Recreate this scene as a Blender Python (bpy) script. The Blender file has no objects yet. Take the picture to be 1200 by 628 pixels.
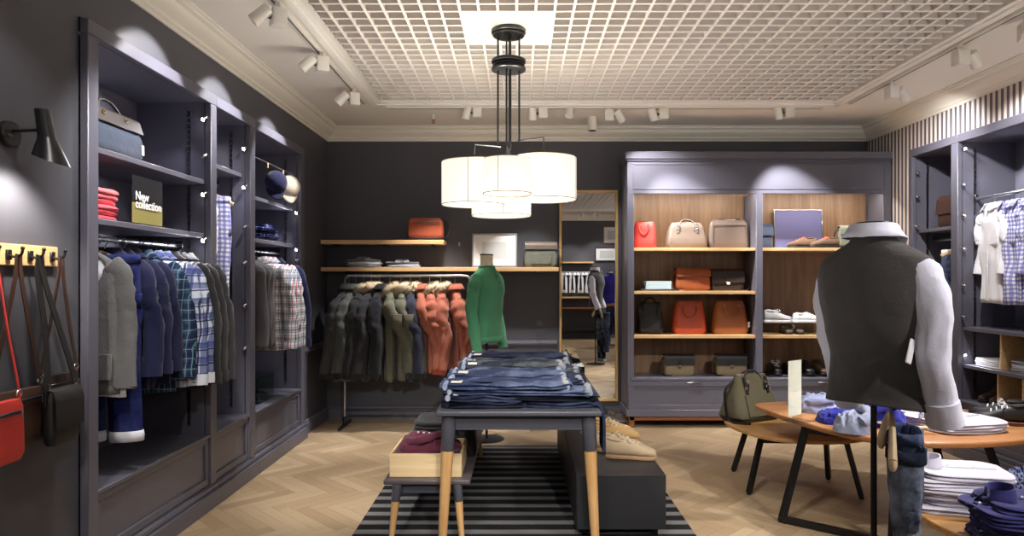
import bpy, bmesh, math, random
from math import sin, cos, pi, radians, sqrt
from mathutils import Vector, Matrix, Quaternion
from mathutils.noise import noise as pnoise

SC = bpy.context.scene
COL = SC.collection
EYE = 1.45
FPX = 800.0
VX, VY = 608.0, 327.0


def at(px, py, Y):
    """world point that the photograph shows at pixel px,py at distance Y"""
    return Vector(((px - VX) * Y / FPX, Y, EYE - (py - VY) * Y / FPX))


def wx(px, Y):
    return (px - VX) * Y / FPX


def wz(py, Y):
    return EYE - (py - VY) * Y / FPX


# ------------------------------------------------------------------ materials
class NT:
    def __init__(self, name):
        self.m = bpy.data.materials.new(name)
        self.m.use_nodes = True
        self.t = self.m.node_tree
        self.b = self.t.nodes['Principled BSDF']

    def n(self, typ, **kw):
        nd = self.t.nodes.new(typ)
        for k, v in kw.items():
            if k in nd.inputs:
                nd.inputs[k].default_value = v
            else:
                setattr(nd, k, v)
        return nd

    def l(self, a, b):
        self.t.links.new(a, b)

    def setb(self, **kw):
        for k, v in kw.items():
            self.b.inputs[k].default_value = v

    def math(self, op, a, b=None, c=None):
        nd = self.t.nodes.new('ShaderNodeMath')
        nd.operation = op
        for i, v in enumerate((a, b, c)):
            if v is None:
                continue
            if isinstance(v, (int, float)):
                nd.inputs[i].default_value = v
            else:
                self.l(v, nd.inputs[i])
        return nd.outputs[0]

    def mix(self, fac, a, b):
        nd = self.t.nodes.new('ShaderNodeMix')
        nd.data_type = 'RGBA'
        ins = [nd.inputs[0], nd.inputs[6], nd.inputs[7]]
        for s, v in zip(ins, (fac, a, b)):
            if isinstance(v, (int, float)):
                s.default_value = v
            elif isinstance(v, (tuple, list)):
                s.default_value = (*v[:3], 1)
            else:
                self.l(v, s)
        return nd.outputs[2]

    def coord(self, kind='Object', scale=(1, 1, 1), rot=(0, 0, 0)):
        tc = self.n('ShaderNodeTexCoord')
        mp = self.n('ShaderNodeMapping')
        mp.inputs['Scale'].default_value = scale
        mp.inputs['Rotation'].default_value = rot
        self.l(tc.outputs[kind], mp.inputs[0])
        return mp.outputs[0]

    def noise(self, vec, scale=5, detail=3, rough=.55):
        nd = self.n('ShaderNodeTexNoise')
        nd.inputs['Scale'].default_value = scale
        nd.inputs['Detail'].default_value = detail
        nd.inputs['Roughness'].default_value = rough
        if vec is not None:
            self.l(vec, nd.inputs['Vector'])
        return nd.outputs[0]

    def bump(self, h, strength=.2, dist=.01):
        nd = self.n('ShaderNodeBump')
        nd.inputs['Strength'].default_value = strength
        nd.inputs['Distance'].default_value = dist
        self.l(h, nd.inputs['Height'])
        self.l(nd.outputs[0], self.b.inputs['Normal'])


_MC = {}


def c3(c):
    return (*c, 1) if len(c) == 3 else c


def srgb(r, g, b):
    f = lambda v: (v / 255 / 12.92) if v / 255 <= .04045 else ((v / 255 + .055) / 1.055) ** 2.4
    return (f(r), f(g), f(b))


def plain(name, col, rough=.5, metal=0., bump=0., bscale=60, var=0., vscale=3, spec=.5, coat=0.):
    if name in _MC:
        return _MC[name]
    t = NT(name)
    t.setb(**{'Base Color': c3(col), 'Roughness': rough, 'Metallic': metal, 'Specular IOR Level': spec, 'Coat Weight': coat})
    if var or bump:
        v = t.coord()
    if var:
        f = t.noise(v, vscale, 4)
        a = tuple(max(0, x * (1 - var)) for x in col)
        b = tuple(min(1, x * (1 + var)) for x in col)
        t.l(t.mix(f, a, b), t.b.inputs['Base Color'])
    if bump:
        t.bump(t.noise(v, bscale, 3), bump, .004)
    _MC[name] = t.m
    return t.m


def fabric(name, col, var=.25, weave=500, bump=.35, rough=.9, fold=0.):
    """woven or knitted cloth: fine weave, slightly uneven colour, soft sheen"""
    if name in _MC:
        return _MC[name]
    t = NT(name)
    v = t.coord()
    f = t.noise(v, 9, 5, .6)
    f2 = t.noise(v, weave * .6, 2)
    fm = t.math('ADD', t.math('MULTIPLY', f, .6), t.math('MULTIPLY', f2, .4))
    a = tuple(x * (1 - var) for x in col)
    b = tuple(min(1, x * (1 + var)) for x in col)
    t.l(t.mix(fm, a, b), t.b.inputs['Base Color'])
    t.setb(Roughness=rough, **{'Specular IOR Level': .2, 'Sheen Weight': .15, 'Sheen Roughness': .5})
    h = t.math('ADD', t.math('MULTIPLY', t.noise(v, 22, 4), 1.0), t.math('MULTIPLY', f2, .25))
    t.bump(h, bump, .012)
    _MC[name] = t.m
    return t.m


def denim(name, col, fade=(.35, .42, .55), amt=.5):
    if name in _MC:
        return _MC[name]
    t = NT(name)
    v = t.coord()
    vs = t.coord('Object', (3, 40, 40))
    f = t.noise(v, 5, 5, .65)
    f = t.math('MULTIPLY', t.math('SMOOTH_MIN', t.math('MAXIMUM', t.math('SUBTRACT', f, .46), 0), .3, .05), amt * 6)
    g = t.noise(vs, 14, 3)
    c = t.mix(f, col, fade)
    c = t.mix(t.math('MULTIPLY', g, .35), c, tuple(x * .4 for x in col))
    t.l(c, t.b.inputs['Base Color'])
    t.setb(Roughness=.9, **{'Specular IOR Level': .15})
    t.bump(t.math('ADD', t.noise(v, 18, 4), t.math('MULTIPLY', t.noise(v, 300, 2), .3)), .45, .014)
    _MC[name] = t.m
    return t.m


def plaid(name, base, bands, axes=('X', 'Z'), rough=.9):
    """bands: (axis 0/1, period, offset, width fraction, colour, opacity)"""
    if name in _MC:
        return _MC[name]
    t = NT(name)
    tc = t.n('ShaderNodeTexCoord')
    sx = t.n('ShaderNodeSeparateXYZ')
    # wobble the threads with the folds of the cloth
    nz = t.n('ShaderNodeTexNoise')
    nz.inputs['Scale'].default_value = 6
    t.l(tc.outputs['Object'], nz.inputs['Vector'])
    va = t.n('ShaderNodeVectorMath', operation='SCALE')
    t.l(nz.outputs['Color'], va.inputs[0])
    va.inputs['Scale'].default_value = .03
    vb = t.n('ShaderNodeVectorMath', operation='ADD')
    t.l(tc.outputs['Object'], vb.inputs[0])
    t.l(va.outputs[0], vb.inputs[1])
    t.l(vb.outputs[0], sx.inputs[0])
    col = None
    cur = base
    for ax, per, off, wid, c, op in bands:
        s = sx.outputs[axes[ax]]
        fr = t.math('FRACT', t.math('ADD', t.math('DIVIDE', s, per), off + 50))
        m = t.math('MULTIPLY', t.math('LESS_THAN', fr, wid), op)
        cur = t.mix(m, cur, c)
    t.l(cur, t.b.inputs['Base Color'])
    t.setb(Roughness=rough, **{'Specular IOR Level': .15})
    v = t.coord()
    t.bump(t.noise(v, 22, 4), .35, .012)
    _MC[name] = t.m
    return t.m


def wood(name, light, dark, axis='X', rough=.45, ring=9., coat=0., coords='Object'):
    if name in _MC:
        return _MC[name]
    t = NT(name)
    k = {'X': (.6, 9, 9), 'Y': (9, .6, 9), 'Z': (9, 9, .6)}[axis]
    v = t.coord(coords, k)
    wv = t.n('ShaderNodeTexNoise')
    wv.inputs['Scale'].default_value = ring * .22
    wv.inputs['Detail'].default_value = 6
    wv.inputs['Distortion'].default_value = 1.2
    t.l(v, wv.inputs['Vector'])
    k2 = {'X': (2, 90, 90), 'Y': (90, 2, 90), 'Z': (90, 90, 2)}[axis]
    f2 = t.noise(t.coord(coords, k2), 2.5, 4)
    f = t.math('ADD', t.math('MULTIPLY', wv.outputs[0], .65), t.math('MULTIPLY', f2, .35))
    rp = t.n('ShaderNodeValToRGB')
    rp.color_ramp.elements[0].position = .32
    rp.color_ramp.elements[0].color = c3(dark)
    rp.color_ramp.elements[1].position = .68
    rp.color_ramp.elements[1].color = c3(light)
    t.l(f, rp.inputs[0])
    t.l(rp.outputs[0], t.b.inputs['Base Color'])
    t.setb(Roughness=rough, **{'Coat Weight': coat})
    t.bump(f2, .08, .002)
    _MC[name] = t.m
    return t.m


def emit(name, col, strength, base=None):
    if name in _MC:
        return _MC[name]
    t = NT(name)
    t.setb(**{'Base Color': c3(base or col), 'Emission Color': c3(col), 'Emission Strength': strength, 'Roughness': .6})
    _MC[name] = t.m
    return t.m


def glass(name, col=(1, 1, 1), rough=0., alpha=.12):
    """thin clear acrylic or glass sheet"""
    if name in _MC:
        return _MC[name]
    t = NT(name)
    tr = t.n('ShaderNodeBsdfTransparent')
    tr.inputs[0].default_value = c3(col)
    gl = t.n('ShaderNodeBsdfGlossy')
    gl.inputs['Roughness'].default_value = rough
    mx = t.n('ShaderNodeMixShader')
    fr = t.n('ShaderNodeLayerWeight')
    f = t.math('ADD', t.math('MULTIPLY', t.math('POWER', fr.outputs['Facing'], 4.0), .6), alpha)
    t.l(f, mx.inputs[0])
    t.l(tr.outputs[0], mx.inputs[1])
    t.l(gl.outputs[0], mx.inputs[2])
    t.l(mx.outputs[0], t.t.nodes['Material Output'].inputs[0])
    _MC[name] = t.m
    return t.m


# ------------------------------------------------------------------ mesh builder
def rrect(hx, hy, r, n=4):
    r = min(r, hx * .999, hy * .999)
    out = []
    for cx, cy, a0 in ((hx - r, hy - r, 0), (-hx + r, hy - r, 90), (-hx + r, -hy + r, 180), (hx - r, -hy + r, 270)):
        for i in range(n + 1):
            a = radians(a0 + 90 * i / n)
            out.append((cx + r * cos(a), cy + r * sin(a)))
    return out


def sell(a, b, p=2.0, n=32):
    out = []
    for i in range(n):
        th = 2 * pi * i / n
        c, s = cos(th), sin(th)
        out.append((a * math.copysign(abs(c) ** (2 / p), c), b * math.copysign(abs(s) ** (2 / p), s)))
    return out


def smoothpath(pts, n=6):
    """Catmull-Rom through the points"""
    P = [Vector(p) for p in pts]
    if len(P) < 3:
        return P
    out = []
    for i in range(len(P) - 1):
        p0 = P[i - 1] if i else P[0] * 2 - P[1]
        p1, p2 = P[i], P[i + 1]
        p3 = P[i + 2] if i + 2 < len(P) else P[-1] * 2 - P[-2]
        for k in range(n):
            t = k / n
            out.append(.5 * ((2 * p1) + (p2 - p0) * t + (2 * p0 - 5 * p1 + 4 * p2 - p3) * t * t + (3 * p1 - p0 - 3 * p2 + p3) * t ** 3))
    out.append(P[-1])
    return out


def lerp(a, b, t):
    return a + (b - a) * t


def interp(tab, t):
    """piecewise-linear table of (t, values...)"""
    if t <= tab[0][0]:
        return tab[0][1:]
    for a, b in zip(tab, tab[1:]):
        if t <= b[0]:
            k = (t - a[0]) / (b[0] - a[0])
            k = k * k * (3 - 2 * k) * .5 + k * .5
            return tuple(lerp(x, y, k) for x, y in zip(a[1:], b[1:]))
    return tab[-1][1:]


class MB:
    def __init__(self):
        self.v, self.f, self.mi = [], [], []
        self.M = None

    def add(self, vs, fs, mi=0):
        b = len(self.v)
        if self.M is not None:
            vs = [self.M @ Vector(p) for p in vs]
        self.v += [tuple(p) for p in vs]
        self.f += [tuple(b + i for i in q) for q in fs]
        self.mi += [mi] * len(fs)
        return self

    def frombm(self, bm, mi=0):
        bm.verts.index_update()
        self.add([v.co.copy() for v in bm.verts], [[v.index for v in f.verts] for f in bm.faces], mi)
        bm.free()
        return self

    def box(self, c, s, bev=0., seg=1, rot=None, mi=0):
        bm = bmesh.new()
        bmesh.ops.create_cube(bm, size=1)
        for v in bm.verts:
            v.co = Vector((v.co.x * s[0], v.co.y * s[1], v.co.z * s[2]))
        if bev:
            bmesh.ops.bevel(bm, geom=bm.edges[:], offset=min(bev, min(s) * .45), segments=seg, profile=.5, affect='EDGES')
        R = Matrix.Identity(3) if rot is None else rot
        c = Vector(c)
        for v in bm.verts:
            v.co = R @ v.co + c
        return self.frombm(bm, mi)

    def bx(self, x0, x1, y0, y1, z0, z1, bev=0., seg=1, mi=0):
        return self.box(((x0 + x1) / 2, (y0 + y1) / 2, (z0 + z1) / 2), (abs(x1 - x0), abs(y1 - y0), abs(z1 - z0)), bev, seg, None, mi)

    def loft(self, rings, cyc=True, cap0=True, cap1=True, mi=0):
        n = len(rings[0])
        vs = [p for r in rings for p in r]
        fs = []
        m = n if cyc else n - 1
        for i in range(len(rings) - 1):
            for j in range(m):
                k = (j + 1) % n
                fs.append((i * n + j, i * n + k, (i + 1) * n + k, (i + 1) * n + j))
        if cyc and cap0:
            fs.append(tuple(reversed(range(n))))
        if cyc and cap1:
            fs.append(tuple((len(rings) - 1) * n + j for j in range(n)))
        return self.add(vs, fs, mi)

    def tube(self, path, r, n=8, caps=True, cyc=False, flat=1., rf=None, mi=0, side=None):
        P = [Vector(p) for p in path]
        T = []
        for i in range(len(P)):
            if cyc:
                d = P[(i + 1) % len(P)] - P[i - 1]
            else:
                d = P[min(i + 1, len(P) - 1)] - P[max(i - 1, 0)]
            T.append(d.normalized() if d.length else Vector((0, 0, 1)))
        u = Vector(side) if side is not None else T[0].orthogonal().normalized()
        rings = []
        for i, p in enumerate(P):
            u = (u - T[i] * u.dot(T[i]))
            u = u.normalized() if u.length > 1e-6 else T[i].orthogonal().normalized()
            w = T[i].cross(u)
            rr = r[i] if isinstance(r, (list, tuple)) else r
            ring = []
            for j in range(n):
                a = 2 * pi * j / n
                k = rr * (rf(i / max(1, len(P) - 1), a) if rf else 1)
                ring.append(p + u * (k * cos(a)) + w * (k * flat * sin(a)))
            rings.append(ring)
        if cyc:
            rings.append(rings[0])
            return self.loft(rings, True, False, False, mi)
        return self.loft(rings, True, caps, caps, mi)

    def ribbon(self, path, w, t, side, mi=0):
        """flat strap: width w along side, thickness t"""
        P = [Vector(p) for p in path]
        rings = []
        for i, p in enumerate(P):
            d = (P[min(i + 1, len(P) - 1)] - P[max(i - 1, 0)]).normalized()
            s = Vector(side) if not callable(side) else Vector(side(i / (len(P) - 1)))
            s = (s - d * s.dot(d)).normalized()
            nn = d.cross(s)
            ww = w(i / (len(P) - 1)) if callable(w) else w
            rings.append([p + s * ww / 2 + nn * t / 2, p - s * ww / 2 + nn * t / 2, p - s * ww / 2 - nn * t / 2, p + s * ww / 2 - nn * t / 2])
        return self.loft(rings, True, True, True, mi)

    def cyl(self, p0, p1, r0, r1=None, n=20, mi=0):
        r1 = r0 if r1 is None else r1
        return self.tube([p0, p1], [r0, r1], n, True, mi=mi)

    def lathe(self, prof, n=32, c=(0, 0, 0), mi=0, cap0=True, cap1=True):
        rings = [[(c[0] + r * cos(2 * pi * j / n), c[1] + r * sin(2 * pi * j / n), c[2] + z) for j in range(n)] for r, z in prof]
        return self.loft(rings, True, cap0, cap1, mi)

    def prism(self, poly, z0, z1, bev=0., seg=2, mi=0):
        """polygon in xy extruded in z, edges rounded"""
        bm = bmesh.new()
        b = [bm.verts.new((x, y, z0)) for x, y in poly]
        f = bm.faces.new(b)
        r = bmesh.ops.extrude_face_region(bm, geom=[f])
        for e in r['geom']:
            if isinstance(e, bmesh.types.BMVert):
                e.co.z = z1
        bmesh.ops.recalc_face_normals(bm, faces=bm.faces[:])
        if bev:
            ed = [e for e in bm.edges if abs(e.verts[0].co.z - e.verts[1].co.z) < 1e-6]
            bmesh.ops.bevel(bm, geom=ed, offset=bev, segments=seg, profile=.5, affect='EDGES')
        return self.frombm(bm, mi)

    def sphere(self, c, r, sc=(1, 1, 1), u=16, v=10, mi=0, f=None):
        rings = []
        for i in range(v + 1):
            a = pi * i / v
            ring = []
            for j in range(u):
                b = 2 * pi * j / u
                d = Vector((sin(a) * cos(b), sin(a) * sin(b), cos(a)))
                k = r * (f(d) if f else 1)
                ring.append((c[0] + d.x * k * sc[0], c[1] + d.y * k * sc[1], c[2] + d.z * k * sc[2]))
            rings.append(ring)
        return self.loft(rings, True, False, False, mi)

    def mesh(self, name, mats, smooth=True, ang=40, merge=True):
        me = bpy.data.meshes.new(name)
        me.from_pydata(self.v, [], self.f)
        for m in (mats if isinstance(mats, (list, tuple)) else [mats]):
            me.materials.append(m)
        me.polygons.foreach_set('material_index', self.mi)
        bm = bmesh.new()
        bm.from_mesh(me)
        if merge:
            bmesh.ops.remove_doubles(bm, verts=bm.verts, dist=1e-6)
        bmesh.ops.recalc_face_normals(bm, faces=bm.faces)
        bm.to_mesh(me)
        bm.free()
        if smooth:
            me.shade_smooth()
            me.set_sharp_from_angle(angle=radians(ang))
        return me


def obj(name, mb, mats, parent=None, smooth=True, ang=40, solid=0., sub=0, label=None, loc=None):
    o = bpy.data.objects.new(name, mb.mesh(name, mats, smooth, ang))
    COL.objects.link(o)
    if parent is not None:
        o.parent = parent
    if loc is not None:
        o.location = loc
    if solid:
        m = o.modifiers.new('thickness', 'SOLIDIFY')
        m.thickness = solid
        m.offset = 0
    if sub:
        m = o.modifiers.new('smooth', 'SUBSURF')
        m.levels = m.render_levels = sub
    if label:
        o['label'] = label
    return o


def thing(name, label, cat, loc=(0, 0, 0), rz=0., group=None, rot=None):
    o = bpy.data.objects.new(name, None)
    o.empty_display_size = .1
    COL.objects.link(o)
    o.location = loc
    o.rotation_euler = rot if rot is not None else (0, 0, rz)
    o['label'] = label
    o['category'] = cat
    if group:
        o['group'] = group
    return o


def single(name, mb, mats, label, cat, loc=(0, 0, 0), rz=0., group=None, rot=None, **kw):
    o = obj(name, mb, mats, None, **kw)
    o.location = loc
    o.rotation_euler = rot if rot is not None else (0, 0, rz)
    o['label'] = label
    o['category'] = cat
    if group:
        o['group'] = group
    return o


def struct(name, mb, mats, **kw):
    o = obj(name, mb, mats, None, **kw)
    o['kind'] = 'structure'
    return o


def copy_tree(o, parent=None):
    c = o.copy()
    COL.objects.link(c)
    if parent is not None:
        c.parent = parent
    for ch in o.children:
        copy_tree(ch, c)
    return c


def light(kind, loc, energy, col=(1, .93, .82), size=.03, aim=None, cone=50, blend=.6):
    d = bpy.data.lights.new(kind.lower() + '_light', kind)
    d.energy = energy
    d.color = col
    d.shadow_soft_size = size
    if kind == 'SPOT':
        d.spot_size = radians(cone)
        d.spot_blend = blend
    o = bpy.data.objects.new(kind.lower() + '_light', d)
    COL.objects.link(o)
    o.location = loc
    if aim is not None:
        o.rotation_euler = (Vector(aim) - Vector(loc)).to_track_quat('-Z', 'Y').to_euler()
    return o


ORD = ['first', 'second', 'third', 'fourth', 'fifth', 'sixth', 'seventh', 'eighth', 'ninth', 'tenth', 'eleventh', 'twelfth', 'thirteenth']


def tier(i, n):
    """where a folded piece lies in its stack, i counted from the bottom"""
    if n == 1:
        return 'single'
    if i == 0:
        return 'bottom'
    if i == n - 1:
        return 'topmost'
    if i == 1:
        return 'second lowest'
    if i == n - 2:
        return 'second highest'
    return ORD[i] + ' lowest'
EXPOSURE = 0.5
# ================================================================== the room
XL, XR, YB, YF, ZC = -2.0, 3.64, 7.12, -2.6, 3.02
M_wall = plain('dark_grey_wall_paint', srgb(76, 76, 84), .5, bump=.06, bscale=140)
M_cab = plain('grey_violet_lacquer', srgb(98, 97, 110), .38, bump=.03, bscale=90)
M_white = plain('warm_white_ceiling_paint', srgb(236, 230, 222), .7)
M_trimw = plain('white_cornice_paint', srgb(236, 230, 218), .45)
M_grid = plain('white_lacquered_grid', srgb(246, 242, 236), .5)
M_plen = plain('plenum_paint', srgb(205, 196, 186), .8)
M_oak = wood('light_oak', srgb(226, 190, 140), srgb(196, 152, 100), 'X', .4)
M_oakY = wood('light_oak_along', srgb(226, 190, 140), srgb(196, 152, 100), 'Y', .4)
M_oakZ = wood('light_oak_upright', srgb(222, 184, 132), srgb(194, 148, 98), 'Z', .4)
M_walnut = wood('walnut_veneer', srgb(160, 128, 100), srgb(112, 84, 62), 'Z', .45, 7)
M_tabletop = wood('warm_oak_top', srgb(196, 142, 92), srgb(158, 104, 62), 'X', .35, 7)
M_teakbase = wood('reddish_oak', srgb(150, 92, 52), srgb(112, 64, 36), 'X', .45)
M_black = plain('black_powder_coat', (.008, .008, .009), .4)
M_blacks = plain('black_satin', (.012, .012, .014), .3)
M_chrome = plain('chrome', (.75, .75, .77), .12, 1.)
M_steel = plain('brushed_grey_steel', (.42, .43, .45), .32, 1.)
M_gun = plain('gunmetal', (.13, .13, .14), .35, 1.)
M_brass = plain('brass', (.8, .58, .26), .25, 1.)
M_spotwhite = plain('white_spot_housing', srgb(232, 228, 220), .4)
M_led = emit('led_lens', (1, .97, 1), 40)
M_glassy = glass('clear_acrylic', (.97, .98, .97), 0, .05)
M_glassg = glass('greenish_glass', (.88, .96, .93), 0, .05)


def clip(poly, x0, x1, y0, y1):
    def cut(pl, f):
        out = []
        for i in range(len(pl)):
            a, b = pl[i - 1], pl[i]
            fa, fb = f(a), f(b)
            if (fa >= 0) != (fb >= 0):
                t = fa / (fa - fb)
                out.append(tuple(lerp(p, q, t) for p, q in zip(a, b)))
            if fb >= 0:
                out.append(b)
        return out
    for f in (lambda p: p[0] - x0, lambda p: x1 - p[0], lambda p: p[1] - y0, lambda p: y1 - p[1]):
        poly = cut(poly, f)
        if len(poly) < 3:
            return []
    return poly


def herringbone():
    w, k = .082, 6
    L = w * k
    g = .0006
    me = bpy.data.meshes.new('floor')
    vs, fs, uvs = [], [], []
    r = -pi / 4
    rnd = random.Random(3)
    N = 110
    for m in range(-16, 17):
        for s in range(-N, N):
            for hv in (0, 1):
                ox, oy = s * w, s * w + 2 * L * m
                if hv == 0:
                    q = [(ox + g, oy + g), (ox + L - g, oy + g), (ox + L - g, oy + w - g), (ox + g, oy + w - g)]
                    uv = [(0, 0), (L, 0), (L, w), (0, w)]
                else:
                    oy += w
                    q = [(ox + g, oy + g), (ox + w - g, oy + g), (ox + w - g, oy + L - g), (ox + g, oy + L - g)]
                    uv = [(0, w), (0, 0), (L, 0), (L, w)]
                u0, v0 = rnd.random() * 40, rnd.random() * 40
                q = [(x * cos(r) - y * sin(r) + .8, x * sin(r) + y * cos(r) + 2.2, a + u0, b + v0) for (x, y), (a, b) in zip(q, uv)]
                if all(p[0] < XL or p[0] > XR for p in q) or all(p[1] < YF or p[1] > YB for p in q):
                    continue
                q = clip(q, XL, XR, YF, YB)
                if not q:
                    continue
                b = len(vs)
                vs += [(p[0], p[1], 0) for p in q]
                uvs += [(p[2], p[3]) for p in q]
                fs.append(tuple(range(b, b + len(q))))
    b = len(vs)
    vs += [(XL - .6, YF - .2, -.003), (XR + .6, YF - .2, -.003), (XR + .6, YB + .2, -.003), (XL - .6, YB + .2, -.003)]
    uvs += [(0, 0)] * 4
    fs.append((b, b + 1, b + 2, b + 3))
    me.from_pydata(vs, [], fs)
    ul = me.uv_layers.new(name='UVMap')
    for lp in me.loops:
        ul.data[lp.index].uv = uvs[lp.vertex_index]
    t = NT('oak_herringbone')
    v = t.coord('UV', (1.2, 14, 1))
    geo = t.n('ShaderNodeNewGeometry')
    rnd_ = geo.outputs['Random Per Island']
    rp = t.n('ShaderNodeValToRGB')
    e = rp.color_ramp.elements
    e[0].position, e[0].color = 0., c3(srgb(168, 144, 114))
    e[1].position, e[1].color = 1., c3(srgb(198, 176, 144))
    x = e.new(.5)
    x.color = c3(srgb(183, 159, 128))
    t.l(rnd_, rp.inputs[0])
    n1 = t.noise(v, 5, 6, .6)
    n2 = t.noise(t.coord('UV', (3, 120, 1)), 2, 3)
    f = t.math('ADD', t.math('MULTIPLY', n1, .6), t.math('MULTIPLY', n2, .4))
    dk = t.mix(t.math('MULTIPLY', t.math('SUBTRACT', 1.0, f), .55), rp.outputs[0], srgb(122, 98, 72))
    t.l(dk, t.b.inputs['Base Color'])
    t.setb(Roughness=.38, **{'Specular IOR Level': .35})
    t.bump(n2, .05, .001)
    gm = plain('dark_joint', srgb(70, 52, 36), .8)
    me.materials.append(t.m)
    me.materials.append(gm)
    me.polygons[len(fs) - 1].material_index = 1
    o = bpy.data.objects.new('floor', me)
    COL.objects.link(o)
    o['kind'] = 'structure'


herringbone()

# the left cabinets' recess (Y 3.1-6.26, up to 2.645), the same on the right
LY0, LY1, CT = 3.10, 6.26, 2.645
RY0, RY1 = 4.30, 6.30
m = MB()
m.bx(XL - .12, XL, YF, LY0, 0, 3.3).bx(XL - .12, XL, LY1, YB, 0, 3.3).bx(XL - .12, XL, LY0, LY1, CT, 3.3)
struct('wall_left', m, M_wall)
m = MB().bx(XL - .12, XR + .12, YB, YB + .12, 0, 3.3)
struct('wall_back', m, M_wall)
m = MB().bx(XL - .12, XR + .12, YF - .12, YF, 0, 3.3)
struct('wall_front', m, M_wall)
t = NT('striped_wallpaper')
tc = t.n('ShaderNodeTexCoord')
sx = t.n('ShaderNodeSeparateXYZ')
t.l(tc.outputs['Object'], sx.inputs[0])
fr = t.math('FRACT', t.math('ADD', t.math('DIVIDE', sx.outputs['Y'], .061), 60))
t.l(t.mix(t.math('LESS_THAN', fr, .5), srgb(226, 216, 208), srgb(96, 91, 99)), t.b.inputs['Base Color'])
t.setb(Roughness=.7)
M_stripe = t.m
m = MB()
m.bx(XR, XR + .12, YF, RY0, 0, 3.3).bx(XR, XR + .12, RY1, YB, 0, 3.3).bx(XR, XR + .12, RY0, RY1, CT, 3.3)
struct('wall_right', m, M_stripe)

# ceiling: plaster border around an open-cell grid
GX0, GX1, GY0, GY1 = -1.31, 2.87, -1.3, 6.13
m = MB()
m.bx(XL, GX0, YF, YB, ZC, ZC + .06).bx(GX1, XR, YF, YB, ZC, ZC + .06)
m.bx(GX0, GX1, YF, GY0, ZC, ZC + .06).bx(GX0, GX1, GY1, YB, ZC, ZC + .06)
struct('ceiling', m, M_white)
m = MB()
m.bx(XL - .12, XR + .12, YF - .12, YB + .12, ZC + .26, ZC + .30)
struct('ceiling_plenum', m, M_plen)
# frame around the grid (two stepped rails)
m = MB()
for w0, w1, z0 in ((0, .05, -.022), (.05, .085, -.010)):
    m.bx(GX0 + w0, GX0 + w1, GY0, GY1, ZC + z0, ZC + .05, .003)
    m.bx(GX1 - w1, GX1 - w0, GY0, GY1, ZC + z0, ZC + .05, .003)
    m.bx(GX0, GX1, GY1 - w1, GY1 - w0, ZC + z0, ZC + .05, .003)
    m.bx(GX0, GX1, GY0 + w0, GY0 + w1, ZC + z0, ZC + .05, .003)
struct('ceiling_grid_trim', m, M_grid)
CELL = .111
PX0 = -.345            # white panel's own left edge (five cells wide)
m = MB()


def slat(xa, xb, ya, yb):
    # inverted T: white cap below, shade painted into the greyer web above
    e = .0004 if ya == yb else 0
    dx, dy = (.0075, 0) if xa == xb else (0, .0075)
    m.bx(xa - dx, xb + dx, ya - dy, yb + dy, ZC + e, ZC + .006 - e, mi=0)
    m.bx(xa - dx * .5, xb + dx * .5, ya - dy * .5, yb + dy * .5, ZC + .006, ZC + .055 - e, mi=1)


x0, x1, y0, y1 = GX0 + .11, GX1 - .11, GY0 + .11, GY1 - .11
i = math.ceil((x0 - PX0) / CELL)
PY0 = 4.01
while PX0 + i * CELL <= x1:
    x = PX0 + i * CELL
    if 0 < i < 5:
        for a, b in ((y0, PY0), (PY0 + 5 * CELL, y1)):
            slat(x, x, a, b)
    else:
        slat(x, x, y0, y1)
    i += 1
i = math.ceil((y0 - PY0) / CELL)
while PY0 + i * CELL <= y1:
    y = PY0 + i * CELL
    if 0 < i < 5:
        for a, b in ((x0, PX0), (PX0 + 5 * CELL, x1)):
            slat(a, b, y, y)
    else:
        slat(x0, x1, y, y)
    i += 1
struct('ceiling_grid', m, [M_grid, plain('shaded_grid_web', srgb(214, 204, 198), .6)], smooth=False)
m = MB().bx(PX0, PX0 + 5 * CELL, PY0, PY0 + 5 * CELL, ZC - .004, ZC + .03, .002)
struct('ceiling_panel', m, M_grid)


# cornice: profile swept along each wall (d = distance from wall, z)
CP = [(0, 2.885), (.012, 2.885), (.014, 2.902), (.03, 2.91), (.035, 2.925), (.05, 2.935), (.075, 2.95), (.095, 2.972), (.10, 2.988), (.125, 2.995),
      (.13, 3.008), (.145, 3.012), (.145, ZC + .001), (0, ZC + .001)]


def cornice(name, a, b, nrm, mit=1):
    m = MB()
    a, b, nn = Vector(a), Vector(b), Vector(nrm)
    d = (b - a).normalized()
    r0 = [a + nn * q + d * q * mit + Vector((0, 0, z)) for q, z in CP]
    r1 = [b + nn * q - d * q * mit + Vector((0, 0, z)) for q, z in CP]
    m.loft([r0, r1])
    struct(name, m, M_trimw, ang=30)


cornice('trim_1', (XL, YF, 0), (XL, YB, 0), (1, 0, 0))
cornice('trim_2', (XL, YB, 0), (XR, YB, 0), (0, -1, 0))
cornice('trim_3', (XR, YF, 0), (XR, YB, 0), (-1, 0, 0))
cornice('trim_4', (XL, YF, 0), (XR, YF, 0), (0, 1, 0))


def base(name, segs, h=.13):
    m = MB()
    for a, b, nn in segs:
        a, b, nn = Vector(a), Vector(b), Vector(nn)
        pr = [(0, 0), (.022, 0), (.022, h - .03), (.016, h - .022), (.016, h - .008), (.008, h), (0, h)]
        m.loft([[a + nn * q + Vector((0, 0, z)) for q, z in pr], [b + nn * q + Vector((0, 0, z)) for q, z in pr]])
    struct(name, m, M_cab, ang=30)


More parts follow.
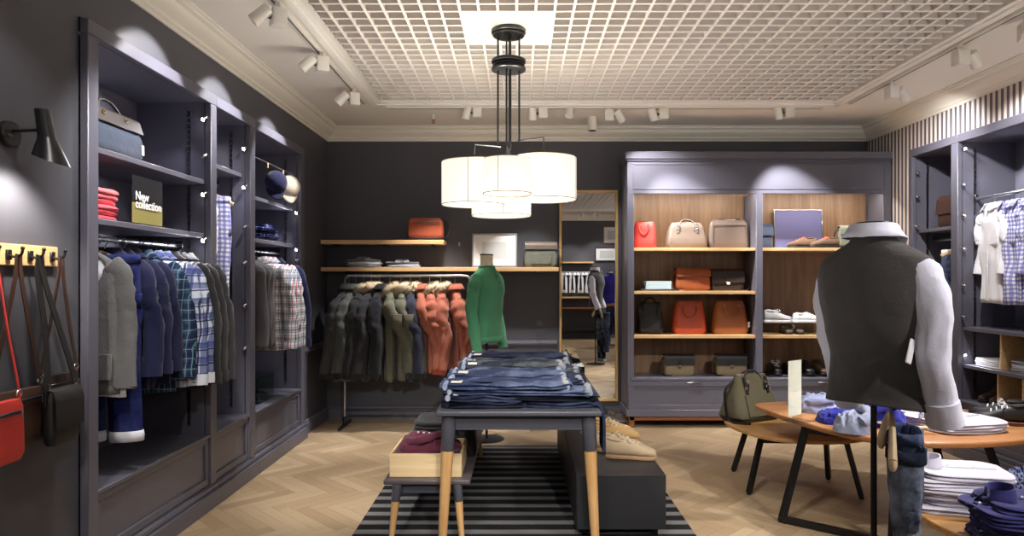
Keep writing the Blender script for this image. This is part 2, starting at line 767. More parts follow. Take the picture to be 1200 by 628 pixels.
base('baseboard_back', [((XL, YB, 0), (XR, YB, 0), (0, -1, 0))])
base('baseboard_left', [((XL, YF, 0), (XL, LY0, 0), (1, 0, 0)), ((XL, LY1, 0), (XL, YB - .02, 0), (1, 0, 0))])
base('baseboard_right', [((XR, YF, 0), (XR, RY0, 0), (-1, 0, 0)), ((XR, RY1, 0), (XR, YB - .02, 0), (-1, 0, 0))])
base('baseboard_front', [((XL + .03, YF, 0), (XR - .03, YF, 0), (0, 1, 0))])


def chair_rail(name, a, b, nn, z=.755):
    m = MB()
    a, b, nn = Vector(a), Vector(b), Vector(nn)
    pr = [(0, z), (.012, z), (.014, z + .012), (.022, z + .018), (.022, z + .034), (.012, z + .04), (.01, z + .055), (0, z + .058)]
    m.loft([[a + nn * q + Vector((0, 0, zz)) for q, zz in pr], [b + nn * q + Vector((0, 0, zz)) for q, zz in pr]])
    struct(name, m, M_cab, ang=30)


chair_rail('trim_5', (XL, YB, 0), (.40, YB, 0), (0, -1, 0))
chair_rail('trim_6', (XL, LY1, 0), (XL, YB - .03, 0), (1, 0, 0))


# ------------------------------------------------------------------ built-in cabinets
def led_peg(par, base_p, d, lit, aim=None, energy=1.2):
    """small adjustable lamp on a stalk, d = direction out of the stile"""
    p, d = Vector(base_p), Vector(d)
    m = MB()
    m.cyl(p, p + d * .028, .0045, n=8)
    o = obj('spot_stalk', m, M_gun, par)
    e = p + d * .028
    a = (Vector(aim) - e).normalized() if aim is not None else d
    h = MB()
    h.tube([e - a * .012, e + a * .004, e + a * .016], [.010, .012, .012], 12)
    obj('spot_head', h, M_chrome, o)
    g = MB()
    g.tube([e + a * .0165, e + a * .020], [.0105, .008], 12)
    obj('lens', g, M_led if lit else M_chrome, o)
    if lit:
        light('SPOT', e + a * .028, energy, (.86, .88, 1), .012, e + a, 150, .6)


def standards(par, x, y0, y1, z0, z1, face, n='shelf_standard'):
    """notched metal strip for shelf pins on the side panel (face: +1/-1 = direction of y it faces)"""
    m = MB()
    yy = y0
    m.bx(x - .009, x + .009, min(yy, yy + face * .003), max(yy, yy + face * .003), z0, z1)
    k = z0 + .02
    while k < z1:
        m.box((x, yy + face * .006, k), (.016, .008, .012), rot=Matrix.Rotation(radians(35), 3, 'X'))
        k += .034
    obj(n, m, M_gun, par, smooth=False)


def bay(name, label, side, y0, y1, stiles, shelves, led, rails=(), ledge=.465, depth=.45, inner_top=2.57, drawers=True, dividers=()):
    """side -1: left wall (cabinet runs to smaller x), +1: right wall"""
    xf = XL if side < 0 else XR          # wall plane
    ff = .04                             # the face frame stands proud of the wall
    fx = xf - side * ff
    xb = xf + side * depth
    t = thing(name, label, 'cabinet', (xf, (y0 + y1) / 2, 0))
    OX, OY = -xf, -(y0 + y1) / 2
    M0 = Matrix.Translation((OX, OY, 0))

    def mb():
        q = MB()
        q.M = M0
        return q
    xg = xf + side * .002
    lo, hi = min(xg, xb), max(xg, xb)
    c = mb()
    e = .004
    c.bx(xb - .018 * (side > 0) + .0, xb + .018 * (side < 0), y0 - .012, y1 + .012, .02, inner_top + .018)   # back panel
    obj('back_panel', c, M_cab, t)
    c = mb().bx(lo, hi, y0 - .014, y0, .02, inner_top)
    obj('side_panel', c, M_cab, t)
    c = mb().bx(lo, hi, y1, y1 + .014, .02, inner_top)
    obj('side_panel', c, M_cab, t)
    c = mb().bx(lo, hi, y0 - .012, y1 + .012, inner_top, inner_top + .018)
    obj('top_panel', c, M_cab, t)
    # face frame
    c = mb()
    fy0 = min([y0] + [s[0] for s in stiles]) + .0008
    fy1 = max([y1] + [s[1] for s in stiles]) - .0008
    xa, xc = min(fx, xf), max(fx, xf)
    c.bx(xa, xc, fy0, fy1, inner_top, 2.64, .004)
    for s0, s1 in stiles:
        c.bx(xa, xc, s0 + .0008, s1 - .0008, .135, inner_top, .004)
    obj('face_frame', c, M_cab, t)
    # base: ledge, panelled front, plinth
    c = mb().bx(min(fx, xb), max(fx, xb) - 0, y0 + .001, y1 - .001, ledge - .022, ledge, .003)
    obj('ledge', c, M_cab, t)
    if drawers:
        c = mb()
        x_in = xf - side * .012
        a, b = min(x_in, xf + side * .01), max(x_in, xf + side * .01)
        c.bx(a, b, y0 + .002, y1 - .002, .135, ledge - .024)
        x_o = xf - side * .026
        a, b = min(x_o, x_in), max(x_o, x_in)
        c.bx(a, b, y0 + .003, y1 - .003, ledge - .06, ledge - .026, .003).bx(a, b, y0 + .003, y1 - .003, .14, .185, .003)
        c.bx(a, b, y0 + .003, y0 + .04, .185, ledge - .06, .003).bx(a, b, y1 - .04, y1 - .003, .185, ledge - .06, .003)
        obj('drawer_front', c, M_cab, t)
    c = mb()
    px = fx - side * .03
    c.bx(min(px, xf), max(px, xf), fy0, fy1, .0, .10, .003)
    px2 = fx - side * .012
    c.bx(min(px2, xf), max(px2, xf), fy0, fy1, .10, .135, .008, 3)
    obj('plinth', c, M_cab, t)
    for z, d in shelves:
        c = mb()
        xs = xf + side * (depth - d)
        c.bx(min(xs, xb), max(xs, xb), y0 + .002, y1 - .002, z - .03, z, .003)
        obj('shelf', c, M_cab, t)
    for x, z, ya, yb in rails:
        c = mb()
        c.tube([(x, ya, z), (x, yb, z)], .0125, 12)
        r = obj('hanging_rail', c, M_steel, t)
        for y in (ya, yb):
            obj('rail_bracket', mb().box((x, y, z + .012), (.03, .016, .05), .003), M_gun, r)
    sd = OY
    for st in ((y1, -1), (y0, 1)):
        q = Matrix.Translation((0, 0, 0))
        for xx in (xf + side * .10, ):
            m = mb()
            yy, face = st
            m.bx(xx - .009, xx + .009, min(yy, yy + face * .003), max(yy, yy + face * .003), ledge + .05, inner_top - .05)
            k = ledge + .07
            while k < inner_top - .06:
                m.box((xx, yy + face * .005, k), (.014, .008, .012), rot=Matrix.Rotation(radians(35), 3, 'X'))
                k += .036
            obj('shelf_standard', m, M_gun, t, smooth=False)
    for z, lit, en in led:
        # on the inside of the far stile, pointing back into the cabinet
        p = Vector((xf - side * .012 + OX, y1 + OY, z))
        pegp = p
        m = MB()
        d = Vector((0, -1, 0))
        m.cyl(pegp, pegp + d * .03, .0045, n=8)
        o = obj('spot_stalk', m, M_gun, t)
        e = pegp + d * .03
        a = Vector((side * .35, -.75, -.55)).normalized()
        h = MB().tube([e - a * .014, e + a * .002, e + a * .016], [.009, .013, .013], 12)
        obj('spot_head', h, M_chrome, o)
        g = MB().tube([e + a * .0165, e + a * .021], [.0115, .008], 12)
        obj('lens', g, M_led if lit else M_chrome, o)
        if lit:
            wp = e + a * .03 + Vector((-OX, -OY, 0))
            light('SPOT', wp, en * .7, (.9, .9, 1), .012, wp + Vector((side * .35, -.75, -.75)), 118, .25)
    return t


bay('display_cabinet', 'tall built-in grey cabinet with folded red tops, sign and hanging plaid shirts', -1, 3.187, 4.348,
    [(3.107, 3.187), (4.348, 4.432)], [(2.08, .45), (1.74, .45)], [(2.465, 1, 9), (2.23, 0, 0), (1.99, 1, 1.6), (1.70, 1, 9)],
    rails=[(-2.15, 1.655, 3.19, 4.345)])
bay('display_cabinet', 'narrow built-in grey cabinet bay with one high shelf between two wider bays', -1, 4.432, 4.984,
    [(4.984, 5.08)], [(2.22, .43)], [(2.40, 1, 3), (2.12, 1, 3), (1.83, 0, 0), (1.57, 0, 0), (1.26, 0, 0), (.95, 0, 0)],
    rails=[(-2.20, 2.13, 4.434, 4.98)])
bay('display_cabinet', 'built-in grey cabinet bay holding caps, plaid shirts and a glass shoe case', -1, 5.08, 6.15,
    [(6.15, 6.25)], [(2.09, .42), (1.765, .42)], [(2.32, 1, 4), (2.05, 1, 8), (1.72, 1, 2), (1.62, 0, 0), (1.3, 0, 0)],
    rails=[(-2.16, 1.675, 5.082, 6.146)])
bay('display_cabinet', 'narrow built-in grey cabinet bay with brown bag on shelf by striped wall', 1, 5.69, 6.25,
    [(5.60, 5.69), (6.25, 6.29)], [(1.90, .43), (.99, .43)], [(2.42, 0, 0), (2.2, 0, 0), (1.93, 0, 0), (1.7, 1, 1.2), (1.45, 0, 0)],
    rails=[(3.80, 1.80, 5.692, 6.248)])
RB = bay('display_cabinet', 'wide built-in grey cabinet with shirts on a rail above oak-divided shelves', 1, 4.33, 5.60,
    [], [(1.06, .45), (.755, .45)], [(2.52, 1, 14), (2.22, 0, 0), (1.97, 0, 0), (1.7, 0, 0), (1.4, 0, 0), (1.14, 0, 0), (.84, 1, 1.5)],
    rails=[(3.75, 2.105, 4.335, 5.595)])

# oak dividers between its lower shelves
for y, z0, z1 in ((5.20, .755, 1.03), (5.23, .465, .725), (4.97, .465, .725)):
    obj('divider', MB().bx(.03, .43, y - .009 - 4.965, y + .009 - 4.965, z0 + .001, z1 - .001, .001), M_oakY, RB, label='pale oak divider')
# ================================================================== back wall: oak shelves, rack, mirror
def oak_shelf(label, x0, x1, z, loc_y=6.84, th=.042):
    t = thing('wall_shelf', label, 'shelf', ((x0 + x1) / 2, YB, z))
    h = (x1 - x0) / 2
    obj('board', MB().bx(-h, h, loc_y - YB, -.002, -th, 0, .003), M_oak, t)
    m = MB()
    for k in (-.8, 0, .8):
        m.bx(h * k - .012, h * k + .012, -.20, -.002, -th - .016, -th)
    obj('bracket', m, M_black, t)


oak_shelf('upper oak wall shelf carrying the orange satchel', -1.985, wx(520, 6.84), 1.843)
oak_shelf('long lower oak wall shelf with folded shirts, white picture and olive bag', -1.985, .40, 1.57)

# the small hook plate on the wall between the shelves
t = thing('wall_hook', 'tiny metal hook on dark back wall between orange satchel and white picture', 'hook', (wx(538, 7.1), YB, wz(286, 7.1)))
obj('plate', MB().box((0, -.004, 0), (.02, .006, .04), .002), M_steel, t)
obj('peg', MB().tube([(0, -.006, -.005), (0, -.03, -.008), (0, -.036, .008)], .004, 8), M_steel, t)

# picture leaning on the lower shelf
def picture(label, loc, w, h, fmat, inner, tilt=0., bw=.014, mat_m=None, iw=.6, ih=.55, rz=0., name='framed_picture', dep=.022):
    t = thing(name, label, 'picture', loc, rot=(tilt, 0, rz))
    m = MB()
    m.bx(-w / 2, w / 2, -dep, 0, 0, bw, .002).bx(-w / 2, w / 2, -dep, 0, h - bw, h, .002)
    m.bx(-w / 2, -w / 2 + bw, -dep, 0, bw, h - bw, .002).bx(w / 2 - bw, w / 2, -dep, 0, bw, h - bw, .002)
    obj('frame', m, fmat, t)
    obj('mount', MB().bx(-w / 2 + bw, w / 2 - bw, -dep * .55, -.001, bw, h - bw), mat_m or M_pap, t)
    if inner:
        obj('print', MB().bx(-w * iw / 2, w * iw / 2, -dep * .55 - .002, -dep * .55, h / 2 - h * ih / 2, h / 2 + h * ih / 2), inner, t)
    return t


M_pap = plain('white_mount_card', srgb(240, 240, 240), .6)
M_print = plain('pale_grey_print', srgb(205, 205, 205), .7)
M_lav = plain('lavender_print', srgb(92, 91, 136), .6)
M_silver = plain('silver_frame', (.55, .55, .57), .25, .9)
picture('white picture with pale grey rectangle leaning above the lower oak shelf', (wx(579.5, 6.95), 6.98, 1.572), .46, .345, plain('grey_white_frame', srgb(138, 138, 140), .4), M_print, -.10, iw=.54, ih=.5)

# garment rack
RY = 6.72
rx0, rx1, rz_ = wx(404, RY), wx(551, RY), 1.482
t = thing('clothes_rack', 'grey steel pipe clothes rack full of winter parkas', 'rack', ((rx0 + rx1) / 2, RY, 0))
hw = (rx1 - rx0) / 2
pts = [(-hw, 0, .04), (-hw, 0, 1.40)] + [(-hw + .05 - .05 * cos(a), 0, rz_ - .05 + .05 * sin(a)) for a in (.3, .7, 1.1)] + [(-hw + .06, 0, rz_)]
pts = pts + [(-p[0], 0, p[2]) for p in reversed(pts)]
obj('rail_frame', MB().tube(pts, .0125, 12), M_steel, t)
for s in (-1, 1):
    obj('foot', MB().tube([(s * hw, -.22, .018), (s * hw, .22, .018)], .0165, 12).tube([(s * hw, 0, .018), (s * hw, 0, .10)], .018, 12), M_black, t)
obj('lower_bar', MB().tube([(-hw, 0, .16), (hw, 0, .16)], .011, 10), M_black, t)

# mirror
mx0, mx1 = wx(655.5, 7.05), wx(724.5, 7.05)
mz0, mz1 = wz(470.5, 7.05), wz(222.5, 7.05)
t = thing('wall_mirror', 'tall narrow gold-framed mirror reflecting the shop beside the bag cabinet', 'mirror', ((mx0 + mx1) / 2, YB - .005, mz0))
w, h = (mx1 - mx0), mz1 - mz0
M_gold = plain('pale_gold_frame', srgb(214, 176, 118), .3, .35)
m = MB()
fwid = .026
m.bx(-w / 2, w / 2, -.055, 0, h - fwid, h, .003).bx(-w / 2, w / 2, -.055, 0, 0, fwid, .003)
m.bx(-w / 2, -w / 2 + fwid, -.055, 0, fwid, h - fwid, .003).bx(w / 2 - fwid, w / 2, -.055, 0, fwid, h - fwid, .003)
obj('frame', m, M_gold, t)
obj('mirror_glass', MB().bx(-w / 2 + fwid, w / 2 - fwid, -.03, -.012, fwid, h - fwid), plain('mirror_silvering', (.9, .91, .9), .0, 1.), t)

# clear acrylic stand on the floor behind the jeans table
t = thing('acrylic_stand', 'tall clear acrylic sign holder between jeans table and mirror', 'sign holder', (wx(632, 6.55), 6.55, 0))
obj('upright', MB().bx(-.03, .03, -.003, .003, .012, 1.06, .001), M_glassy, t)
obj('foot', MB().bx(-.09, .09, -.09, .09, 0, .012, .002), M_glassy, t)

# ================================================================== freestanding bag cabinet
CY, CB = 6.66, 7.085
CX0, CX1 = 1.06, 3.625
S = 120.1


def cx(px):
    return (px - 608) / S


def cz(py):
    return EYE - (py - 327) / S


t = thing('bag_cabinet', 'large freestanding grey open cabinet with walnut back displaying leather bags', 'cabinet', ((CX0 + CX1) / 2, CY, 0))
O = (-(CX0 + CX1) / 2, -CY)


def cm():
    q = MB()
    q.M = Matrix.Translation((O[0], O[1], 0))
    return q


xs = [CX0, 1.124, 2.315, 2.381, 3.555, CX1]
obj('side_panel', cm().bx(CX0, CX0 + .035, CY + .02, CB, .11, 2.62, .003), M_cab, t)
obj('side_panel', cm().bx(CX1 - .035, CX1, CY + .02, CB, .11, 2.62, .003), M_cab, t)
obj('divider', cm().bx(2.325, 2.371, CY + .02, CB - .02, .11, 2.30, .002), M_cab, t)
m = cm()
for a, b in ((0, 1), (2, 3), (4, 5)):
    m.bx(xs[a], xs[b], CY, CY + .022, .18, 2.285, .003)
m.bx(CX0, CX1, CY, CY + .022, 2.283, 2.62, .003)
# raised border on the header
for a, b, c, d in ((CX0 + .05, CX1 - .05, 2.565, 2.578), (CX0 + .05, CX1 - .05, 2.325, 2.338)):
    m.bx(a, b, CY - .006, CY, c, d, .002)
m.bx(CX0 + .05, CX0 + .063, CY - .006, CY, 2.338, 2.565, .002).bx(CX1 - .063, CX1 - .05, CY - .006, CY, 2.338, 2.565, .002)
obj('face_frame', m, M_cab, t)
obj('crown', cm().bx(CX0 - .025, CX1 + .005, CY - .035, CB, 2.618, 2.69, .006).bx(CX0 - .012, CX1 + .004, CY - .018, CB, 2.60, 2.618, .004), M_cab, t)
obj('back_panel', cm().bx(CX0 + .035, CX1 - .035, CB - .02, CB - .002, .44, 2.45), M_walnut, t)
obj('top_panel', cm().bx(CX0 + .035, CX1 - .035, CY + .022, CB - .02, 2.33, 2.36), M_cab, t)
for a, b, zs in ((1.095, 2.325, (1.758, 1.333, .90)), (2.371, 3.59, (1.758, .90))):
    for z in zs:
        obj('shelf', cm().bx(a + .002, b - .002, CY + .026, CB - .022, z - .03, z, .002), M_oak, t)
    obj('bottom_shelf', cm().bx(a + .002, b - .002, CY - .008, CB - .022, .455, .484, .003), M_cab, t)
    m = cm()
    yy = CY
    a2, b2 = (1.07, 2.34) if a < 2 else (2.355, 3.615)
    m.bx(a2, b2, CY - .0, CY + .022, .178, .452)
    for q in ((a2 + .0, b2 - .0, .405, .452), (a2, b2, .178, .222)):
        m.bx(q[0], q[1], CY - .008, CY, q[2], q[3], .002)
    m.bx(a2, a2 + .055, CY - .008, CY, .222, .405, .002).bx(b2 - .055, b2, CY - .008, CY, .222, .405, .002)
    d = obj('drawer', m, M_cab, t)
    obj('handle', cm().bx((a2 + b2) / 2 - .07, (a2 + b2) / 2 + .07, CY - .02, CY - .008, .437, .447, .003), M_steel, d)
    for xx, fc in ((a + .004, 1), (b - .004, -1)):
        m = cm()
        for yy in (CB - .06,):
            k = .55
            while k < 2.25:
                m.bx(xx, xx + fc * .004, yy - .008, yy + .008, k, k + .022)
                k += .036
        obj('shelf_standard', m, M_gun, t, smooth=False)
obj('base_rail', cm().bx(CX0 - .012, CX1 + .004, CY - .014, CB, .11, .178, .004), M_cab, t)
m = cm().bx(CX0 + .02, CX1 - .02, CY + .01, CY + .05, .07, .11)
obj('underframe', m, M_teakbase, t)
for x in (CX0 + .02, CX1 - .07):
    for y in (CY + .01, CB - .06):
        obj('leg', cm().bx(x, x + .05, y, y + .05, 0, .11, .003), M_teakbase, t)
# strip light under the header
m = cm()
for a, b in ((1.15, 2.29), (2.40, 3.53)):
    m.bx(a, b, CY + .05, CY + .065, 2.318, 2.328)
obj('strip_light', m, emit('warm_strip', (1, .86, .68), 6), t)
for a, b in ((1.15, 2.29), (2.40, 3.53)):
    d = bpy.data.lights.new('strip_lamp', 'AREA')
    d.shape = 'RECTANGLE'
    d.size, d.size_y = b - a, .02
    d.energy = 5
    d.color = (1, .91, .80)
    o = bpy.data.objects.new('strip_lamp', d)
    COL.objects.link(o)
    o.location = ((a + b) / 2, CY + .0575, 2.312)
    o.rotation_euler = (radians(18), 0, 0)

# ================================================================== ceiling lamps
def spot(label, px, py, Y, z=None, aim=(0, 3, 0), energy=60, cone=46, lit=True, col=(1, .97, .94), box_side=1, blend=.55, rz=0., group='white track spotlights', xyz=None):
    """white cylinder head beside its square driver box, both hung from the track"""
    loc = Vector(xyz) if xyz is not None else Vector((wx(px, Y), Y, wz(py, Y)))
    t = thing('track_spotlight', label, 'spotlight', (loc.x, loc.y, ZC - .027))
    dz = loc.z - (ZC - .027)
    R = Matrix.Rotation(rz, 3, 'Z')
    off = R @ Vector((.058 * box_side, 0, 0))
    obj('driver_box', MB().box((off.x, off.y, dz + .005), (.08, .08, .10), .006, 2, rot=R), M_spotwhite, t)
    obj('track_adapter', MB().box((off.x, off.y, dz / 2 + .03), (.03, .03, abs(dz) - .055 if abs(dz) > .08 else .02), .003), M_spotwhite, t)
    hd = R @ Vector((-.038 * box_side, 0, 0))
    hp = Vector((hd.x, hd.y, dz))
    wp = Vector((loc.x, loc.y, ZC - .027)) + hp
    a = (Vector(aim) - wp).normalized()
    obj('swivel', MB().cyl(hp, Vector((off.x, off.y, dz)), .012, n=10), M_gun, t)
    prof = [(-.060, .026), (-.056, .034), (.056, .037), (.058, .034), (.042, .031)]
    h = obj('lamp_head', MB().tube([hp + a * d for d, _ in prof], [r for _, r in prof], 24), M_spotwhite, t, ang=30)
    if lit:
        obj('lens', MB().tube([hp + a * .043, hp + a * .046], [.030, .029], 20), emit('spot_lens', (1, .95, .88), 14), h)
        light('SPOT', wp + a * .062, energy, col, .035, wp + a * 3, cone, blend)
    else:
        obj('lens', MB().tube([hp + a * .043, hp + a * .046], [.030, .029], 20), M_gun, h)
    return t


# tracks around the grid
def track(label, p0, p1):
    t = thing('lighting_track', label, 'track', ((p0[0] + p1[0]) / 2, (p0[1] + p1[1]) / 2, ZC))
    h = Vector(((p1[0] - p0[0]) / 2, (p1[1] - p0[1]) / 2, 0))
    alongx = abs(h.x) > abs(h.y)
    sx_, sy_ = (abs(h.x) * 2, .036) if alongx else (.036, abs(h.y) * 2)
    obj('channel', MB().box((0, 0, -.012), (sx_, sy_, .022), .003), M_spotwhite, t)
    s2 = (sx_ - .02, .010) if alongx else (.010, sy_ - .02)
    obj('slot', MB().box((0, 0, -.0237), (s2[0], s2[1], .002)), M_gun, t)


TL, TR, TB, TF = GX0 - .06, GX1 + .06, GY1 + .07, GY0 - .2
track('white ceiling track running above the cabinets with plaid shirts', (TL, 0.2, 0), (TL, 6.05, 0))
track('white ceiling track parallel to the back wall', (-1.2, TB, 0), (2.76, TB, 0))
track('white ceiling track running along the striped wall', (TR, .2, 0), (TR, 6.05, 0))
track('white ceiling track before the wall seen in the mirror', (-.9, TF, 0), (2.7, TF, 0))
def tz(px, py, x):
    """Y at which a vertical plane x shows at px"""
    return FPX * x / (px - VX)


L_ = 'above the left cabinets, '
ZS = 2.905
spot('white track spotlight nearest the viewer above the cabinets with plaid shirts', 0, 0, 0, xyz=(TL - .02, 3.78, ZS), aim=(-2.02, 3.66, 2.36), energy=75, cone=70, blend=.3, rz=pi / 2 - .9, box_side=1)
spot('middle one of three white track spotlights above the cabinets with plaid shirts', 0, 0, 0, xyz=(TL - .02, 4.62, ZS), aim=(-2.02, 4.52, 2.36), energy=75, cone=70, blend=.3, rz=.5, box_side=1)
spot('white track spotlight at the far corner above the cabinet with the caps', 0, 0, 0, xyz=(TL - .02, 5.52, ZS), aim=(-2.0, 5.45, 2.3), energy=75, cone=70, blend=.3, rz=.5, box_side=1)
spot('lit track spotlight straight above the parkas', 552, 132, TB, aim=(-.95, 6.6, 1.0), energy=230, cone=58, box_side=1)
spot('twin-shape track spotlight above the white picture near the pendant rods', 629, 133, TB, aim=(.10, 7.1, .55), energy=140, cone=50, box_side=1)
t = spot('tilted round track spotlight without a box, above the mirror', 673, 130, TB, aim=(.0, 5.2, .8), energy=70, cone=50, box_side=1)
for ch in list(t.children):
    if ch.name.startswith('driver_box') or ch.name.startswith('swivel'):
        bpy.data.objects.remove(ch)
spot('brightly lit track spotlight over the corner of the bag cabinet', 721, 136, TB, aim=(1.5, 6.66, 2.1), energy=100, cone=74, box_side=-1)
spot('track spotlight over the bag cabinet, next to the round ceiling downlight', 770, 134, TB, aim=(1.8, 6.66, 1.4), energy=170, cone=64, box_side=1)
spot('track spotlight over the purple picture in the bag cabinet', 917, 132, TB, aim=(2.75, 6.66, 1.7), energy=180, cone=66, box_side=1)
spot('track spotlight at the far end of the track by the striped wall', 0, 0, 0, xyz=(TR + .05, 5.36, ZS), aim=(3.64, 5.75, 2.4), energy=75, cone=100, blend=1., rz=.15, box_side=-1)
spot('second track spotlight along the striped wall', 0, 0, 0, xyz=(TR + .05, 4.52, ZS), aim=(3.64, 4.9, 2.2), energy=90, cone=84, rz=.1, box_side=-1)
spot('glowing track spotlight nearest the viewer along the striped wall', 0, 0, 0, xyz=(TR + .05, 3.98, ZS), aim=(2.25, 3.6, .5), energy=230, cone=50, rz=1.2, box_side=1)
spot('white track spotlight seen only in the mirror, beside the twin spotlight', 0, 0, 0, xyz=(1.42, TF, ZS), aim=(1.2, -2.5, 1.2), energy=60, cone=70, box_side=1)
spot('second track spotlight seen only in the mirror', 0, 0, 0, xyz=(1.80, TF, ZS), aim=(2.0, -2.5, 1.4), energy=60, cone=70, box_side=-1)

# slim ceiling cylinder and the detector
q = Vector((wx(694, 6.62), 6.62, 0))
t = thing('ceiling_downlight', 'white cylinder downlight hanging before the cornice near the track', 'downlight', (q.x, q.y, ZC))
obj('housing', MB().tube([(0, 0, 0), (0, 0, -.13)], .042, 24), M_spotwhite, t, ang=30)
obj('reflector', MB().tube([(0, 0, -.1305), (0, 0, -.132)], .036, 20), M_black, t)
q = Vector((wx(508, 6.5), 6.5, 0))
t = thing('smoke_detector', 'small detector stub on the ceiling beyond the grid', 'detector', (q.x, q.y, ZC))
obj('stem', MB().tube([(0, 0, 0), (0, 0, -.05)], .012, 12), M_spotwhite, t)
obj('sensor', MB().tube([(0, 0, -.05), (0, 0, -.09)], [.016, .011], 12), plain('copper_sensor', (.5, .2, .12), .3, .6), t)

# added spots without fixtures, out of view, to light the displays
for p, aim, e, c in (((TL, 2.9, 2.9), (-1.98, 3.6, 1.3), 70, 60), ((TL, 2.3, 2.9), (-2.0, 2.7, 1.6), 18, 60), ((TL, 3.3, 2.9), (-.95, 5.2, 0), 200, 46), ((TR, 2.2, 2.9), (1.35, 2.75, 1.2), 130, 44),
                     ((TR, 1.6, 2.9), (2.0, 3.0, .4), 140, 44), ((2.6, .4, 2.9), (1.5, 2.6, 1.25), 150, 34), ((TR, 3.0, 2.9), (1.75, 5.6, 0), 210, 48), ((.9, -1.0, 2.9), (.1, 3.9, .75), 300, 24), ((2.2, -1.4, 2.9), (1.9, -.8, 1.0), 90, 70),
                     ((-.9, 1.2, 2.9), (-.2, 3.9, .7), 120, 44), ((-.6, -1.4, 2.9), (-1.5, 2.5, .2), 90, 50), ((.2, 2.0, 2.9), (.5, 4.0, .4), 110, 50)):
    light('SPOT', p, e, (1, .97, .93), .05, aim, c, .6)
# added uplights out of view behind and below the camera, to brighten the ceiling
for p, a, e, c in (((-.75, 2.5, .12), (-.4, 3.6, 3.0), 45, 84), ((.42, 2.1, .12), (.6, 3.5, 3.0), 45, 84), ((3.3, 1.6, .15), (2.5, 4.0, 3.0), 110, 84), ((.6, -1.9, .9), (.9, 5.1, 3.3), 90, 40)):
    light('SPOT', p, e, (1, .965, .88), .25, a, c, .95)
light('SPOT', (TL, 5.65, 2.9), 90, (.96, .96, 1), .05, (-2.0, 5.75, .4), 36, .7)
for p, e in (((-1.1, -1.2, 2.2), 18), ((3.0, .6, 2.3), 18)):
    light('POINT', p, e, (1, .96, .94), .2)  # added fill points out of view, no fixture belongs to them

# ------------------------------------------------------------------ pendant
PXc, PYc = wx(596, 4.29), 4.29
t = thing('pendant_lamp', 'large pendant lamp of four glowing cream drum shades on black rods', 'pendant lamp', (PXc, PYc, ZC - .004))
zt = ZC - .004
M_shade = None
nt = NT('lit_linen_shade')
v = nt.coord('Object', (1, 1, 1))
tcc = nt.n('ShaderNodeTexCoord')
lin = nt.noise(nt.coord('Object', (200, 200, 30)), 3, 2)
nt.l(nt.mix(nt.math('MULTIPLY', lin, .25), (1., .93, .79), (.93, .83, .66)), nt.b.inputs['Emission Color'])
nt.setb(**{'Base Color': (.9, .87, .8, 1), 'Emission Strength': .60, 'Roughness': .8})
M_shade = nt.m
M_diff = emit('lit_diffuser', (1, .97, .88), 1.2)
M_rim = plain('shade_rim_tape', srgb(196, 186, 160), .7)


def disc(z, r, h):
    return [(r - .006, z), (r, z - .004), (r, z - h + .004), (r - .006, z - h)]


obj('ceiling_canopy', MB().lathe([(p, z) for p, z in disc(0, .108, .026)], 40).lathe(disc(-.03, .10, .012), 40), M_blacks, t, ang=30)
zd = wz(70, 4.29) - zt
obj('spreader_disc', MB().lathe(disc(zd, .108, .022), 40).lathe(disc(zd - .03, .10, .014), 40).lathe(disc(zd - .05, .108, .02), 40).lathe([(.085, zd - .02), (.085, zd - .05)], 24), M_blacks, t, ang=30)
zend = wz(163, 4.29) - zt
for dx, dy, ze in ((-.067, 0, 172), (.067, .0, 166), (-.012, -.05, 186), (.004, .05, 186), (.012, -.03, 176)):
    obj('rod', MB().cyl((dx, dy, -.02), (dx, dy, wz(ze, 4.29) - zt), .0062, n=10), M_blacks, t)


def shade(px, Y, wpx, ytop, ybot, arm, seed):
    x = wx(px, Y) - PXc
    y = Y - PYc
    r = wpx / 2 * Y / FPX
    z0, z1 = wz(ybot, Y) - zt, wz(ytop, Y) - zt
    m = MB()
    n = 56
    m.loft([[(x + r * cos(2 * pi * j / n), y + r * sin(2 * pi * j / n), z) for j in range(n)] for z in (z0, lerp(z0, z1, .5), z1)], True, False, False)
    s = obj('lamp_shade', m, M_shade, t, solid=.003)
    for z in (z0, z1):
        obj('shade_rim', MB().tube([(x + r * cos(2 * pi * j / n), y + r * sin(2 * pi * j / n), z) for j in range(n)], .0028, 6, cyc=True), M_rim, s)
    a = radians(-100 + seed)
    obj('shade_seam', MB().bx(x + (r + .002) * cos(a) - .002, x + (r + .002) * cos(a) + .002, y + (r + .002) * sin(a) - .002, y + (r + .002) * sin(a) + .002, z0, z1), M_rim, s)
    obj('diffuser', MB().lathe([(r * .98, z0 + .012), (r * .975, z0 + .008)], n, (x, y, 0)), M_diff, s)
    light('POINT', (PXc + x, PYc + y, zt + z1 - .05), 9, (1, .95, .84), .05)
    if arm:
        pts = [(p[0] - PXc, p[1] - PYc, p[2] - zt) for p in arm] + [(x, y, z1 - .01)]
        obj('arm', MB().tube(pts, .0055, 8), M_blacks, t)
    m = MB()
    for k in range(3):
        b = 2 * pi * k / 3 + .4
        m.cyl((x, y, z1 - .012), (x + r * .99 * cos(b), y + r * .99 * sin(b), z1 - .006), .002, n=6)
    obj('spider', m, M_steel, s)


shade(554.5, 4.27, 73, 190.5, 240, [at(587, 172, 4.29), at(557, 169, 4.27)], 5)
shade(638, 4.35, 74, 185.5, 234, [at(607, 165, 4.29), at(637, 161, 4.35)], 80)
shade(594.5, 3.98, 57, 187, 227, [at(594, 172, 4.24), at(596, 180, 4.1)], -10)
shade(587.5, 4.55, 69, 218, 253, None, 15)

